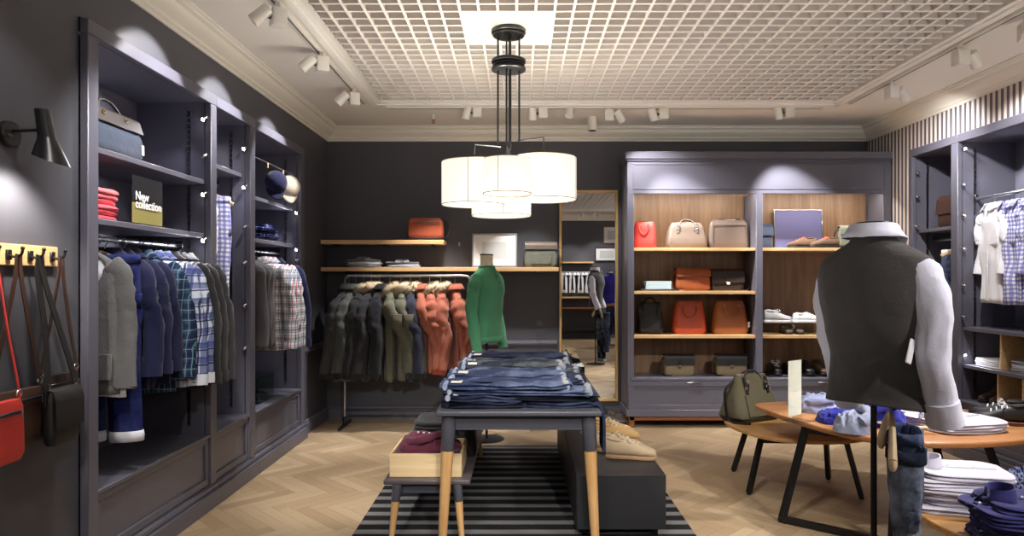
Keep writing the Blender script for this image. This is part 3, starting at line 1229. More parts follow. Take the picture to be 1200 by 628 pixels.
# ------------------------------------------------------------------ wall sconce
SY = 2.67
t = thing('wall_sconce', 'black tilted-cone wall sconce above the peg rail', 'wall lamp', (XL, SY, wz(157, SY)))
R = Matrix.Rotation(pi / 2, 3, 'Y')
obj('wall_plate', MB().tube([(.0005, 0, 0), (.018, 0, 0), (.022, 0, 0)], [.052, .052, .046], 32), M_blacks, t, ang=30)
obj('switch', MB().box((.026, -.02, -.012), (.008, .02, .008), .002), M_gun, t)
ax = Vector((.1, 0, 0))
obj('arm', MB().cyl((.02, 0, .012), (.155, -.02, .012), .007, n=12), M_blacks, t)
p0 = Vector((.150, -.02, .088))
rings = []
for cx0, cz0, r, tilt in ((0, 0, .020, 0), (0, .001, .027, 0), (.018, -.104, .031, .06), (.020, -.110, .032, .1), (.036, -.196, .068, .36), (.036, -.193, .066, .36), (.019, -.108, .028, .1)):
    rings.append([p0 + Vector((cx0 + r * cos(a) * cos(tilt), r * sin(a), cz0 - r * cos(a) * sin(tilt))) for a in [2 * pi * k / 36 for k in range(36)]])
obj('lamp_shade', MB().loft(rings, True, True, False), M_blacks, t, ang=30)
bp = p0 + Vector((.028, 0, -.150))
obj('bulb', MB().sphere(bp, .018), emit('warm_bulb', (1, .9, .72), 8), t)
w0 = Vector((XL, SY, wz(157, SY)))
light('SPOT', w0 + p0 + Vector((.033, 0, -.20)), 24, (1, .93, .82), .03, w0 + p0 + Vector((-.22, 0, -.75)), 115, .7)
# ================================================================== jeans table, benches, rug
M_slate = plain('slate_grey_table_lacquer', srgb(74, 74, 82), .35)
M_legoak = wood('turned_oak_leg', srgb(208, 166, 112), srgb(178, 132, 82), 'Z', .4)
M_maple = wood('pale_maple', srgb(236, 210, 166), srgb(216, 184, 134), 'X', .4)


def splay_leg(t, top, foot, r0, r1, cut, mats):
    """cylindrical leg: lacquered sleeve above, turned oak below"""
    a, b = Vector(top), Vector(foot)
    c = a.lerp(b, cut)
    rc = lerp(r0, r1, cut)
    lg = obj('leg', MB().tube([c, c.lerp(b, .9), b], [rc * .98, lerp(rc, r1, .9), r1], 20), mats[1], t)
    obj('leg_sleeve', MB().tube([a, c, c + (b - a).normalized() * .002], [r0, rc * 1.03, rc * .98], 20), mats[0], lg)


TY0, TY1, TX0, TX1, TH = 3.61, 5.85, -.44, .44, .75
t = thing('display_table', 'long slate-grey display table with oak legs covered in folded jeans', 'table', (0, 4.73, 0))
obj('tabletop', MB().bx(TX0, TX1, TY0 - 4.73, TY1 - 4.73, TH - .028, TH, .008, 3), M_slate, t)
m = MB()
for y in (TY0 + .06, TY1 - .08):
    m.bx(TX0 + .06, TX1 - .06, y - 4.73, y - 4.71, TH - .11, TH - .028)
for x in (TX0 + .06, TX1 - .08):
    m.bx(x, x + .02, TY0 + .06 - 4.73, TY1 - .06 - 4.73, TH - .11, TH - .028)
obj('apron', m, M_slate, t)
for sx_ in (-1, 1):
    for sy_ in (-1, 1):
        splay_leg(t, (sx_ * .375, sy_ * 1.05, TH - .028), (sx_ * .41, sy_ * 1.09, .012), .040, .021, .27, (M_slate, M_legoak))

BX0, BX1, BY0, BY1, BH = -.745, -.267, 3.75, 5.56, .345
bc = ((BX0 + BX1) / 2, (BY0 + BY1) / 2)
t = thing('low_bench', 'low slate bench with oak legs carrying the maple crate, under the jeans table', 'bench', (bc[0], bc[1], 0))
obj('bench_top', MB().bx(BX0 - bc[0], BX1 - bc[0], BY0 - bc[1], BY1 - bc[1], BH - .026, BH, .007, 3), plain('dark_taupe_lacquer', srgb(84, 76, 78), .35), t)
m = MB()
for y in (BY0 + .05, BY1 - .07):
    m.bx(-.17, .17, y - bc[1], y + .02 - bc[1], BH - .085, BH - .026)
for x in (-.17, .15):
    m.bx(x, x + .02, BY0 + .06 - bc[1], BY1 - .06 - bc[1], BH - .085, BH - .026)
obj('apron', m, M_slate, t)
for sx_ in (-1, 1):
    for sy_ in (-1, 1):
        splay_leg(t, (sx_ * .165, sy_ * .88, BH - .026), (sx_ * .195, sy_ * .91, .012), .027, .014, .30, (M_slate, M_legoak))

# black plinth bench on the other side
t = thing('plinth_bench', 'long low black box bench carrying tan suede shoes', 'bench', (.57, 4.82, 0))
m = MB().bx(-.25, .25, -1.02, .86, .055, .36, .003)
obj('box', m, plain('matt_black_board', (.013, .013, .015), .5, bump=.02), t)
for x in (-.2, .2):
    for y in (-.95, .80):
        obj('foot', MB().bx(x - .015, x + .015, y - .015, y + .015, .009, .055), M_black, t)

# striped rug
nt = NT('striped_rug')
tc = nt.n('ShaderNodeTexCoord')
sx = nt.n('ShaderNodeSeparateXYZ')
nt.l(tc.outputs['Object'], sx.inputs[0])
wob = nt.noise(nt.coord('Object', (40, 40, 1)), 8, 2)
yy = nt.math('ADD', sx.outputs['Y'], nt.math('MULTIPLY', wob, .012))
fr = nt.math('FRACT', nt.math('ADD', nt.math('DIVIDE', yy, .15), 50.2))
weave = nt.noise(nt.coord('Object', (300, 90, 1)), 4, 2)
lightc = nt.mix(weave, srgb(84, 82, 82), srgb(146, 144, 142))
darkc = nt.mix(weave, srgb(24, 24, 26), srgb(46, 45, 47))
nt.l(nt.mix(nt.math('LESS_THAN', fr, .44), darkc, lightc), nt.b.inputs['Base Color'])
nt.setb(Roughness=.95, **{'Specular IOR Level': .1})
nt.bump(weave, .5, .006)
m = MB().bx(-.97, .97, -2.2, 1.72, 0.0005, .008, .003)
single('rug', m, nt.m, 'black and grey striped rug under the jeans table', 'rug', (.03, 4.20, 0))

# maple crate
cyc = BY0 + .14
t = thing('wooden_crate', 'shallow pale maple crate holding maroon sweaters', 'crate', (wx(498.5, 3.80), 3.995, BH + .001))
cw, cd, chh = .402, .38, .130
obj('front_board', MB().bx(-cw / 2, cw / 2, -cd / 2, -cd / 2 + .012, 0, chh, .002), M_maple, t)
obj('back_board', MB().bx(-cw / 2, cw / 2, cd / 2 - .012, cd / 2, 0, chh, .002), M_maple, t)
for s in (-1, 1):
    obj('side_board', MB().bx(s * cw / 2 - (.012 if s > 0 else 0), s * cw / 2 + (.012 if s < 0 else 0), -cd / 2 + .012, cd / 2 - .012, 0, chh, .002), M_maple, t)
obj('crate_floor', MB().bx(-cw / 2 + .012, cw / 2 - .012, -cd / 2 + .012, cd / 2 - .012, 0, .008), M_maple, t)


# ================================================================== round tables to the right
def blob(pts, n=10):
    out = []
    N = len(pts)
    for i in range(N):
        p0, p1, p2, p3 = (Vector((*pts[(i + k) % N], 0)) for k in (-1, 0, 1, 2))
        for k in range(n):
            tt = k / n
            q = .5 * ((2 * p1) + (p2 - p0) * tt + (2 * p0 - 5 * p1 + 4 * p2 - p3) * tt * tt + (3 * p1 - p0 - 3 * p2 + p3) * tt ** 3)
            out.append((q.x, q.y))
    return out


def bar(m, a, b, w=.032, d=.032):
    a, b = Vector(a), Vector(b)
    dd = (b - a).normalized()
    s = Vector((0, 0, 1)).cross(dd)
    if s.length < .1:
        s = Vector((1, 0, 0))
    m.ribbon([a, b], w, d, s)
    return m


RT = .60
rc = (2.3, 4.1)
outline = [(1.60, 4.62), (1.66, 4.22), (1.78, 3.84), (1.96, 3.62), (2.30, 3.55), (2.75, 3.66), (3.02, 3.90), (3.08, 4.15), (2.96, 4.42), (2.74, 4.66), (2.40, 4.78), (2.05, 4.78), (1.74, 4.73)]
t = thing('round_table', 'rounded warm-wood display table on black frame legs with shirts', 'table', (rc[0], rc[1], 0))
obj('tabletop', MB().prism([(x - rc[0], y - rc[1]) for x, y in blob(outline)], RT - .034, RT, .012, 3), M_tabletop, t, ang=30)


def frame_leg(t, f0, f1, t0, t1, zt_, w=.034):
    """flat black loop: two leaning uprights, a floor bar and a bar under the top"""
    m = MB()
    a, b, c, d = Vector((*f0, .022)), Vector((*f1, .022)), Vector((*t1, zt_ - .02)), Vector((*t0, zt_ - .02))
    for p, q in ((a, b), (b, c), (c, d), (d, a)):
        e = (q - p).normalized() * .016
        bar(m, p - e, q + e, w, w)
    return m


f = lambda x, y: (x - rc[0], y - rc[1])
lg = obj('leg_frame', frame_leg(t, f(1.57, 4.07), f(2.02, 3.70), f(1.72, 4.10), f(2.10, 3.80), RT - .034), M_black, t)
for q in (f(1.58, 4.06), f(2.0, 3.71)):
    obj('glide', MB().cyl((*q, 0), (*q, .008), .016, n=12), M_black, lg)
obj('leg_frame', frame_leg(t, f(2.92, 4.0), f(2.78, 4.42), f(2.72, 4.0), f(2.64, 4.38), RT - .034), M_black, t)
m = MB()
bar(m, Vector((*f(1.80, 4.05), RT - .055)), Vector((*f(2.76, 3.95), RT - .055)), .06, .04)
bar(m, Vector((*f(1.90, 4.04), RT - .055)), Vector((*f(2.66, 4.2), RT - .055)), .03, .04)
obj('crossbar', m, M_black, t)

LT = .42
lc = (1.95, 4.75)
outline = [(1.50, 4.98), (1.52, 4.72), (1.62, 4.48), (1.80, 4.37), (2.05, 4.36), (2.30, 4.48), (2.42, 4.75), (2.34, 5.05), (2.1, 5.22), (1.8, 5.24), (1.6, 5.16)]
t = thing('low_table', 'low rounded light-oak side table carrying the olive holdall', 'table', (lc[0], lc[1], 0))
obj('tabletop', MB().prism([(x - lc[0], y - lc[1]) for x, y in blob(outline)], LT - .028, LT, .010, 3), wood('light_oak_low_top', srgb(214, 168, 108), srgb(184, 134, 80), 'X', .35), t, ang=30)
f = lambda x, y: (x - lc[0], y - lc[1])
for foot, top in (((1.55, 4.60), (1.66, 4.66)), ((2.24, 4.94), (2.2, 4.9)), ((1.62, 5.15), (1.7, 5.05)), ((2.26, 4.5), (2.18, 4.56))):
    m = MB()
    bar(m, (*f(*foot), .01), (*f(*top), LT - .03), .03, .03)
    l_ = obj('leg', m, M_black, t)
    obj('glide', MB().cyl((*f(*foot), 0), (*f(*foot), .012), .014, n=12), M_black, l_)
m = MB()
bar(m, (*f(1.64, 4.655), LT - .075), (*f(2.2, 4.62), LT - .075), .022, .022)
bar(m, (*f(1.70, 5.05), LT - .075), (*f(2.2, 4.92), LT - .075), .022, .022)
obj('stretcher', m, M_black, t)

FT = .40
fc = (2.35, 2.85)
outline = [(1.87, 3.34), (1.80, 3.12), (1.80, 2.85), (1.92, 2.56), (2.2, 2.38), (2.6, 2.36), (2.92, 2.58), (3.0, 2.95), (2.86, 3.28), (2.56, 3.46), (2.2, 3.50), (2.0, 3.46)]
t = thing('low_table', 'low oak table in front with stacks of pale and navy shirts', 'table', (fc[0], fc[1], 0))
obj('tabletop', MB().prism([(x - fc[0], y - fc[1]) for x, y in blob(outline)], FT - .03, FT, .010, 3), wood('light_oak_front_top', srgb(206, 156, 96), srgb(176, 124, 70), 'X', .35), t, ang=30)
f = lambda x, y: (x - fc[0], y - fc[1])
for foot, top in (((1.93, 3.16), (2.0, 3.12)), ((2.1, 2.5), (2.15, 2.58)), ((2.8, 2.6), (2.72, 2.66)), ((2.72, 3.3), (2.66, 3.22))):
    m = MB()
    bar(m, (*f(*foot), .01), (*f(*top), FT - .03), .03, .03)
    l_ = obj('leg', m, M_black, t)
    obj('glide', MB().cyl((*f(*foot), 0), (*f(*foot), .012), .014, n=12), M_black, l_)


# acrylic sign holders
def sign_holder(label, loc, w, h, rz, back=None):
    t = thing('sign_holder', label, 'sign holder', loc, rz)
    m = MB().bx(-w / 2, w / 2, -.002, .002, .004, h, .0008)
    obj('panel', m, M_glassy, t)
    obj('foot', MB().bx(-w / 2, w / 2, -.09, .055, 0, .004, .001), M_glassy, t)
    if back:
        obj('insert', MB().bx(-w / 2 + .004, w / 2 - .004, .0025, .0035, .03, h - .004), back, t)
    return t


sign_holder('upright acrylic sign holder with blank cream card on the wood table', (wx(932, 4.1), 4.1, RT), .15, .365, radians(37), plain('cream_card', srgb(238, 234, 220), .4))
# ================================================================== cloth generators
M_hanger = wood('pale_hanger_wood', srgb(232, 208, 172), srgb(212, 182, 142), 'X', .4)
M_hangerd = wood('brown_hanger_wood', srgb(132, 78, 48), srgb(96, 54, 32), 'X', .4)
M_hangerw = plain('white_wire_coating', srgb(235, 235, 240), .35)
M_wht = fabric('white_cotton', srgb(238, 238, 244), .06)
M_btn = plain('pearl_button', srgb(225, 225, 228), .25)
M_dbtn = plain('dark_button', (.02, .02, .02), .3)


def hanger(label, loc, rz, w=.42, kind='wood', group=None, drop=.075):
    """hook top at loc (the rail's underside height), arms sloping down"""
    t = thing('coat_hanger', label, 'hanger', loc, rz, group)
    hm = {'wood': M_hanger, 'dark': M_hangerd, 'white': M_hangerw}[kind]
    r = .0195
    pts = [(r * cos(a), 0, r * sin(a) - .0035) for a in [radians(q) for q in (200, 170, 140, 110, 80, 50, 20, -10, -40, -65)]] + [(.003, 0, -.03), (0, 0, -.05), (0, 0, -drop)]
    obj('hook', MB().tube(pts, .0022, 6), M_steel if kind != 'white' else M_hangerw, t)
    z = -drop
    if kind == 'white':
        m = MB().tube([(0, 0, z), (-w / 2, 0, z - .085), (w / 2, 0, z - .085)], .004, 6, cyc=True)
        obj('wire', m, hm, t)
    else:
        m = MB()
        P = smoothpath([(-w / 2, .012, z - .075), (-w / 4, .004, z - .032), (0, 0, z - .004), (w / 4, .004, z - .032), (w / 2, .012, z - .075)], 5)
        m.tube(P, [lerp(.020, .013, abs(1 - 2 * i / (len(P) - 1))) for i in range(len(P))], 8, flat=.55, side=(0, 0, 1))
        obj('arms', m, hm, t)
    return t


def ring3(a, b, z, n, p=2.3, cx_=0, cy_=0, th0=0, th1=2 * pi):
    out = []
    full = abs(th1 - th0 - 2 * pi) < 1e-6
    for i in range(n):
        th = th0 + (th1 - th0) * (i / n if full else i / (n - 1))
        c, s = cos(th), sin(th)
        out.append(Vector((cx_ + a * math.copysign(abs(c) ** (2 / p), c), cy_ + b * math.copysign(abs(s) ** (2 / p), s), z)))
    return out


def garment_body(W, L, depth=.075, seed=0, neck=.07, hem=None, fold=.012, opening=0., n=64, waist=1., top=0., V=0., sw=None, slope=1.):
    """torso of a hanging shirt or coat, z=0 at the neck; opening = half angle of the gap in front"""
    hem = hem or W * 1.02
    hw = W / 2
    tab = [(0, neck, .055), (.02 * slope, neck + .035, .05), (.045 * slope, hw * .80, .045), (.07 * slope, hw * .95, .052), (.10 * slope, hw, .062), (.08 + .10 * slope, hw * .97, depth), (.5 * L, hw * .95 * waist, depth), (L, hem / 2, depth * .85)]
    zs = [q * slope for q in (0, .01, .02, .032, .045, .058, .07, .085, .10)] + [.03 + .10 * slope, .06 + .10 * slope, .10 + .10 * slope] + [lerp(.1 + .1 * slope, L, (i + 1) / 14) for i in range(14)]
    rings = []
    for z in zs:
        a, b = interp(tab, z)
        k = min(1, max(0, (z - .08) / (L * .7)))
        g = opening * min(1., .35 + z / .25) if opening else 0
        if V:
            g = max(0, opening, V * (1 - z / .30)) if z < .3 else opening
        th0, th1 = -pi / 2 + g, 1.5 * pi - g
        R = ring3(a, b, -z, n, 2.4, 0, 0, th0, th1)
        for i, p in enumerate(R):
            th = th0 + (th1 - th0) * i / n
            f = (sin(th * 5 + seed + z * 2.) * .5 + sin(th * 9 - seed * 2.1 - z * 3) * .35 + sin(th * 3 + seed * 1.7) * .4) * fold * k
            f += pnoise(Vector((p.x * 8 + seed, p.y * 8, p.z * 5))) * fold * .9 * min(1, z / .12)
            d = Vector((p.x * .3, p.y, 0))
            d = d.normalized() if d.length else Vector((0, 1, 0))
            p += d * f
            if z == zs[-1]:
                p.z += sin(th * 2 + seed) * .006
        rings.append(R)
    m = MB().loft(rings, not (opening or V), False, False)
    return m


def sleeve(side, W, SL, r0=.075, r1=.05, seed=0, out=.05, fwd=-.02, bend=.02, puff=0., start=.085, n=18):
    x0 = W / 2 - r0 * .55
    P = smoothpath([(side * (x0 - .02), 0, -start + .012), (side * (x0 + .030), 0, -start - .035), (side * (W / 2 + out * .45), fwd * .3, -start - .15),
                    (side * (W / 2 + out * .8), fwd * .6 + bend, -SL * .6), (side * (W / 2 + out), fwd, -SL)], 6)
    N = len(P)
    rr = [lerp(r0, r1, (i / (N - 1)) ** .8) for i in range(N)]
    rr[0] *= .75

    def rf(t, a):
        f = 1 + .13 * sin(a * 3 + seed + t * 9) * t + .20 * pnoise(Vector((cos(a) * 1.7 + seed, sin(a) * 1.7, t * 11))) + .07 * sin(t * 42 + a * 2 + seed) * math.exp(-((t - .55) / .17) ** 2)
        if puff:
            f += puff * sin(t * 34 + sin(a * 2 + seed) * .8)
        return f
    return MB().tube(P, rr, n, True, rf=rf, flat=.85, side=(1, 0, 0)), P[-1], rr[-1], (P[-1] - P[-3]).normalized()


def collar(neck=.07, h=.035, fall=.045, b=.055, gap=.35, n=40, spread=.03, point=.02):
    th0, th1 = -pi / 2 + gap, 1.5 * pi - gap
    m = MB()
    rings = []
    for a_, b_, z, k in ((neck * .98, b * .98, -.012, 0), (neck * .96, b * .97, h * .6, 0), (neck * .98, b * .99, h, 0), (neck * 1.08, b * 1.1, h * 1.02, 0),
                         (neck * 1.25, b * 1.3, h * .5, .5), (neck * 1.25 + spread, b * 1.3 + spread * .6, h - fall, 1)):
        R = ring3(a_, b_, z, n, 2.1, 0, 0, th0, th1)
        for i, p in enumerate(R):
            t = abs(2 * i / (n - 1) - 1)
            if k and t > .75:
                p.z -= point * k * (t - .75) * 4
                p.x *= 1 + .3 * k * (t - .75)
            p.z -= .012 * max(0, t - .5) * 2
        rings.append(R)
    return m.loft(rings, False)


def shirt(label, loc, rz, mat, W=.42, L=.72, SL=.60, group=None, seed=1, cat='shirt', name='hanging_shirt', cuff=None, open_front=0., collar_mat=None,
          collar_on=True, depth=.07, sleeves=True, buttons=True, V=0., roll=False, rot=None, out=.05, fwd=-.03, pocket=False, outl=None):
    t = thing(name, label, cat, loc, rz, group, rot)
    obj('body', garment_body(W, L, depth, seed, fold=.024, opening=open_front, V=V), mat, t, solid=.003, ang=60)
    if collar_on:
        obj('collar', collar(), collar_mat or mat, t, solid=.003, ang=60)
    if sleeves:
        for s in (-1, 1):
            mb, e, r, d = sleeve(s, W, SL, .065, .05, seed + s, out if s > 0 or outl is None else outl, fwd)
            sl = obj('sleeve', mb, mat, t, ang=60)
            c = MB().tube([e - d * (.06 if not roll else .05), e - d * .02, e + d * .012], [r * 1.1, r * 1.14, r * 1.12], 18, flat=.85, side=(1, 0, 0))
            obj('cuff', c, cuff or mat, sl, ang=60)
    if buttons and not V and not open_front:
        m = MB().box((0, -depth - .006, -L * .52), (.028, .006, L * .86), .002)
        m = MB().ribbon([(0, -.058, -.02), (0, -.066, -.08), (0, -depth - .008, -.18), (0, -depth - .008, -L * .6), (0, -depth * .85 - .01, -L + .02)], .03, .004, (1, 0, 0))
        pk = obj('button_placket', m, mat, t, ang=60)
        m = MB()
        for k in range(6):
            z = -.07 - k * (L - .16) / 6
            m.cyl((0, -depth - .013, z), (0, -depth - .010, z), .0055, n=10)
        obj('buttons', m, M_btn, pk)
    if pocket:
        obj('chest_pocket', MB().box((.09, -depth - .006, -.24), (.10, .008, .12), .003), mat, t)
    return t


def cardigan(label, loc, rz, mat, seed=3, W=.42, L=.70, SL=.64):
    t = thing('grey_cardigan', label, 'cardigan', loc, rz)
    obj('body', garment_body(W, L, .08, seed, fold=.026, opening=.10, V=.9), mat, t, solid=.006, ang=60)
    for s in (-1, 1):
        mb, e, r, d = sleeve(s, W, SL, .075, .052, seed + s, .03, -.03)
        sl = obj('sleeve', mb, mat, t, ang=60)
        obj('cuff', MB().tube([e - d * .05, e, e + d * .01], [r * 1.05, r * 1.05, r], 18, flat=.85, side=(1, 0, 0)), mat, sl, ang=60)
    # ribbed band round the V and down both edges
    for s in (-1, 1):
        pts = smoothpath([(s * .06, .03, .005), (s * .066, -.03, -.02), (s * .045, -.075, -.14), (s * .014, -.09, -.27), (s * .012, -.094, -.5), (s * .012, -.085, -L + .01)], 5)
        obj('button_band', MB().ribbon(pts, .028, .008, lambda k, s=s: (1, -s * .2, .2)), mat, t, ang=60)
    m = MB()
    for k in range(5):
        m.cyl((.012, -.10, -.30 - k * .085), (.012, -.096, -.30 - k * .085), .009, n=12)
    obj('buttons', m, M_dbtn, t)
    for s in (-1, 1):
        obj('patch_pocket', MB().box((s * .11, -.088, -.56), (.11, .012, .13), .004), mat, t)
    return t


def trousers(label, loc, rz, mat, L=.95, W=.36, cuff=None, seed=1, group=None, name='hanging_trousers', cat='trousers', rot=None, belt=None, lean=0.):
    """pair of trousers hanging by the waistband, z=0 at the waist top"""
    t = thing(name, label, cat, loc, rz, group, rot)
    n = 28
    rings = []
    for z in (0, .02, .05, .10, .16, .22, .27):
        R = ring3(W / 2 * (.96 + z * .3), min(.056, W * .19 + .012) * (1 - max(0, z - .1) * 1.3), -z, n, 2.6)
        for i, p in enumerate(R):
            p.y += pnoise(Vector((p.x * 9 + seed, p.y * 4, p.z * 9))) * .012
        rings.append(R)
    m = MB().loft(rings, True, False, False)
    obj('seat_and_hips', m, mat, t, solid=.003, ang=60)
    for s in (-1, 1):
        P = smoothpath([(s * W * .24, 0, -.20), (s * W * .26, 0, -.30), (s * W * .25 + lean * .4, -.01, -L * .6), (s * W * .26 + lean, 0, -L)], 7)
        N = len(P)
        rr = [lerp(W * .27, W * .21, i / (N - 1)) for i in range(N)]
        lg = obj('trouser_leg', MB().tube(P, rr, 18, False, flat=.62, side=(1, 0, 0), rf=lambda tt, a, s=s: 1 + .10 * pnoise(Vector((cos(a) * 2 + seed + s, sin(a) * 2, tt * 8))) + .05 * sin(a * 4 + seed)), mat, t, solid=.003, ang=60)
        if cuff:
            e = P[-1]
            d = (P[-1] - P[-2]).normalized()
            obj('turned_cuff', MB().tube([e - d * .045, e - d * .02, e + d * .008], [rr[-1] * 1.10, rr[-1] * 1.14, rr[-1] * 1.10], 18, False, flat=.64, side=(1, 0, 0)), cuff, lg, solid=.003, ang=60)
    w_ = obj('waistband', MB().loft([ring3(W / 2 * .97, min(.058, W * .19 + .014), .004, n, 2.6), ring3(W / 2 * .99, min(.060, W * .19 + .016), -.04, n, 2.6)], True, False, False), belt or mat, t, solid=.006, ang=60)
    for k in range(6):
        a = 2 * pi * k / 6 + .5
        obj('belt_loop', MB().box((W / 2 * cos(a) * .98, min(.060, W * .19 + .016) * sin(a), -.02), (.012, .012, .05), .002), mat, w_)
    return t


# ------------------------------------------------------------------ folded pieces
def slab_rings(w, d, t, seed, layers=2, p=5., n=56, sag=.004, skew=.0):
    prof = [(.012, 0.), (.003, t * .06)]
    for k in range(layers):
        a, b = k / layers, (k + 1) / layers
        prof += [(.001 + .004 * (k % 2), t * lerp(a, b, .25)), (-.002, t * lerp(a, b, .5)), (.0015, t * lerp(a, b, .78))]
        if k < layers - 1:
            prof += [(.010, t * b - t * .02)]
    prof += [(.010, t * .97), (.028, t)]
    rings = []
    rng = random.Random(seed)
    o1, o2 = rng.random() * 9, rng.random() * 9
    for inset, z in prof:
        R = []
        kz = z / t
        for x, y in sell(w / 2 - inset, d / 2 - inset, p, n):
            q = pnoise(Vector((x * 7 + o1, y * 7 + o2, kz * 2.2 + seed)))
            R.append(Vector((x * (1 + .05 * q) + skew * kz, y * (1 + .05 * q), z + (.20 * t * pnoise(Vector((x * 9, y * 9 + o1, kz * 3))) if 0 < z else 0))))
        rings.append(R)
    for k in (.86, .66, .42, .18):
        R = []
        for x, y in sell((w / 2 - .028) * k, (d / 2 - .028) * k, lerp(2.5, p, k), n):
            R.append(Vector((x + skew, y, t + sag * (1 - k) * .4 + .16 * t * pnoise(Vector((x * 9 + o1, y * 9 + o2, seed))) * min(1, (1 - k) * 3 + .3))))
        rings.append(R)
    return rings


def folded(label, cat, loc, w, d, t, mat, seed=1, rz=0., group=None, name='folded_shirt', layers=2, collar_mat=None, has_collar=False, label_tag=None, solid=True, rot=None, p=5., col_h=.032, col_r=.062, inner=None):
    th = thing(name, label, cat, loc, rz, group, rot)
    obj('folded_body', MB().loft(slab_rings(w, d, t, seed, layers, p), True), mat, th, ang=70)
    if has_collar:
        # standing ring collar at the front edge, open at the throat
        y0 = -d / 2 + col_r * .75 + .012
        z0 = t * .86
        n = 44
        rings = []
        for k, (aa, z) in enumerate(((1.0, 0), (.97, col_h * .5), (.95, col_h), (1.02, col_h * 1.02), (1.14, col_h * .45), (1.20, .0))):
            R = ring3(col_r * aa, col_r * .72 * aa, z0 + z, n, 2.1, 0, y0, -pi / 2 + .22, 1.5 * pi - .22)
            for i, q in enumerate(R):
                tt = i / (n - 1)
                back = 1 - abs(2 * tt - 1)
                q.z += .020 * back * (1 if k in (1, 2, 3) else .3) - .006
                if k == 5:
                    q.y -= .02 * (1 - back) ** 3
                    q.x *= 1 + .25 * (1 - back) ** 4
            rings.append(R)
        obj('collar', MB().loft(rings, False), collar_mat or mat, th, solid=.003, ang=60)
        m = MB().ribbon([(0, y0 - col_r * .7, t + .004), (0, y0 + .0, t + .002), (0, d / 2 - .05, t + .004)], .03, .004, (1, 0, 0))
        pk = obj('button_placket', m, mat, th)
        m = MB()
        for k in range(3):
            yb = lerp(y0 - col_r * .5, d / 2 - .09, k / 2.4)
            m.cyl((0, yb, t + .004), (0, yb, t + .009), .0055, n=10)
        obj('buttons', m, M_btn, pk)
    if label_tag:
        obj('swing_tag', MB().box((w * .3, -d / 2 - .002, t * .5), (.03, .003, t * .7), .0005), label_tag, th)
    return th


def crumpled(label, cat, loc, w, d, h, mat, seed, rz=0., group=None, name='folded_sweater', extra=None):
    """loosely folded, rumpled garment lying as a soft heap"""
    t = thing(name, label, cat, loc, rz, group)
    rings = []
    n = 110
    V = 26

    def ridge(x, y):
        wx_ = x + .05 * pnoise(Vector((x * 8, y * 8, seed)))
        wy_ = y + .05 * pnoise(Vector((x * 8 + 9, y * 8, seed)))
        return (1 - abs(pnoise(Vector((wx_ * 9 + seed, wy_ * 17, seed * .7)))) * 2.2) * .6 + (1 - abs(pnoise(Vector((wx_ * 22, wy_ * 26 + seed, 3)))) * 2.2) * .3
    for i in range(V + 1):
        a = i / V
        rad = cos(a * pi / 2) ** .75
        prof = sin(a * pi / 2) ** .7
        R = []
        for x, y in sell(w / 2 * max(.01, rad), d / 2 * max(.01, rad), lerp(3.4, 2.2, a), n):
            e = 1 + .16 * pnoise(Vector((x * 7 + seed * 3, y * 7, seed))) + .05 * pnoise(Vector((x * 30, y * 30, a * 6 + seed)))
            z = h * prof * (.42 + .62 * ridge(x, y)) if i else 0
            R.append(Vector((x * e, y * e, max(0, z))))
        rings.append(R)
    obj('rumpled_body', MB().loft(rings, True), mat, t, ang=80)
    # a sleeve folded across
    P = smoothpath([(-w * .36, -d * .30, h * .55), (-w * .12, -d * .44, h * .78), (w * .15, -d * .30, h * .98), (w * .38, -d * .05, h * .8)], 5)
    obj('sleeve', MB().tube(P, [h * .26] * (len(P) - 2) + [h * .22, h * .16], 16, flat=.7, rf=lambda tt, a: 1 + .12 * sin(tt * 30 + a * 2) + .3 * pnoise(Vector((cos(a) * 2 + seed, sin(a) * 2, tt * 9)))), mat, t, ang=80)
    if extra:
        m = MB()
        for k in range(4):
            m.cyl((-w * .2 + k * .03, -d * .1 - k * .02, h * .98), (-w * .2 + k * .03, -d * .1 - k * .02, h * 1.06), .006, n=10)
        obj('buttons', m, extra, t)
    return t


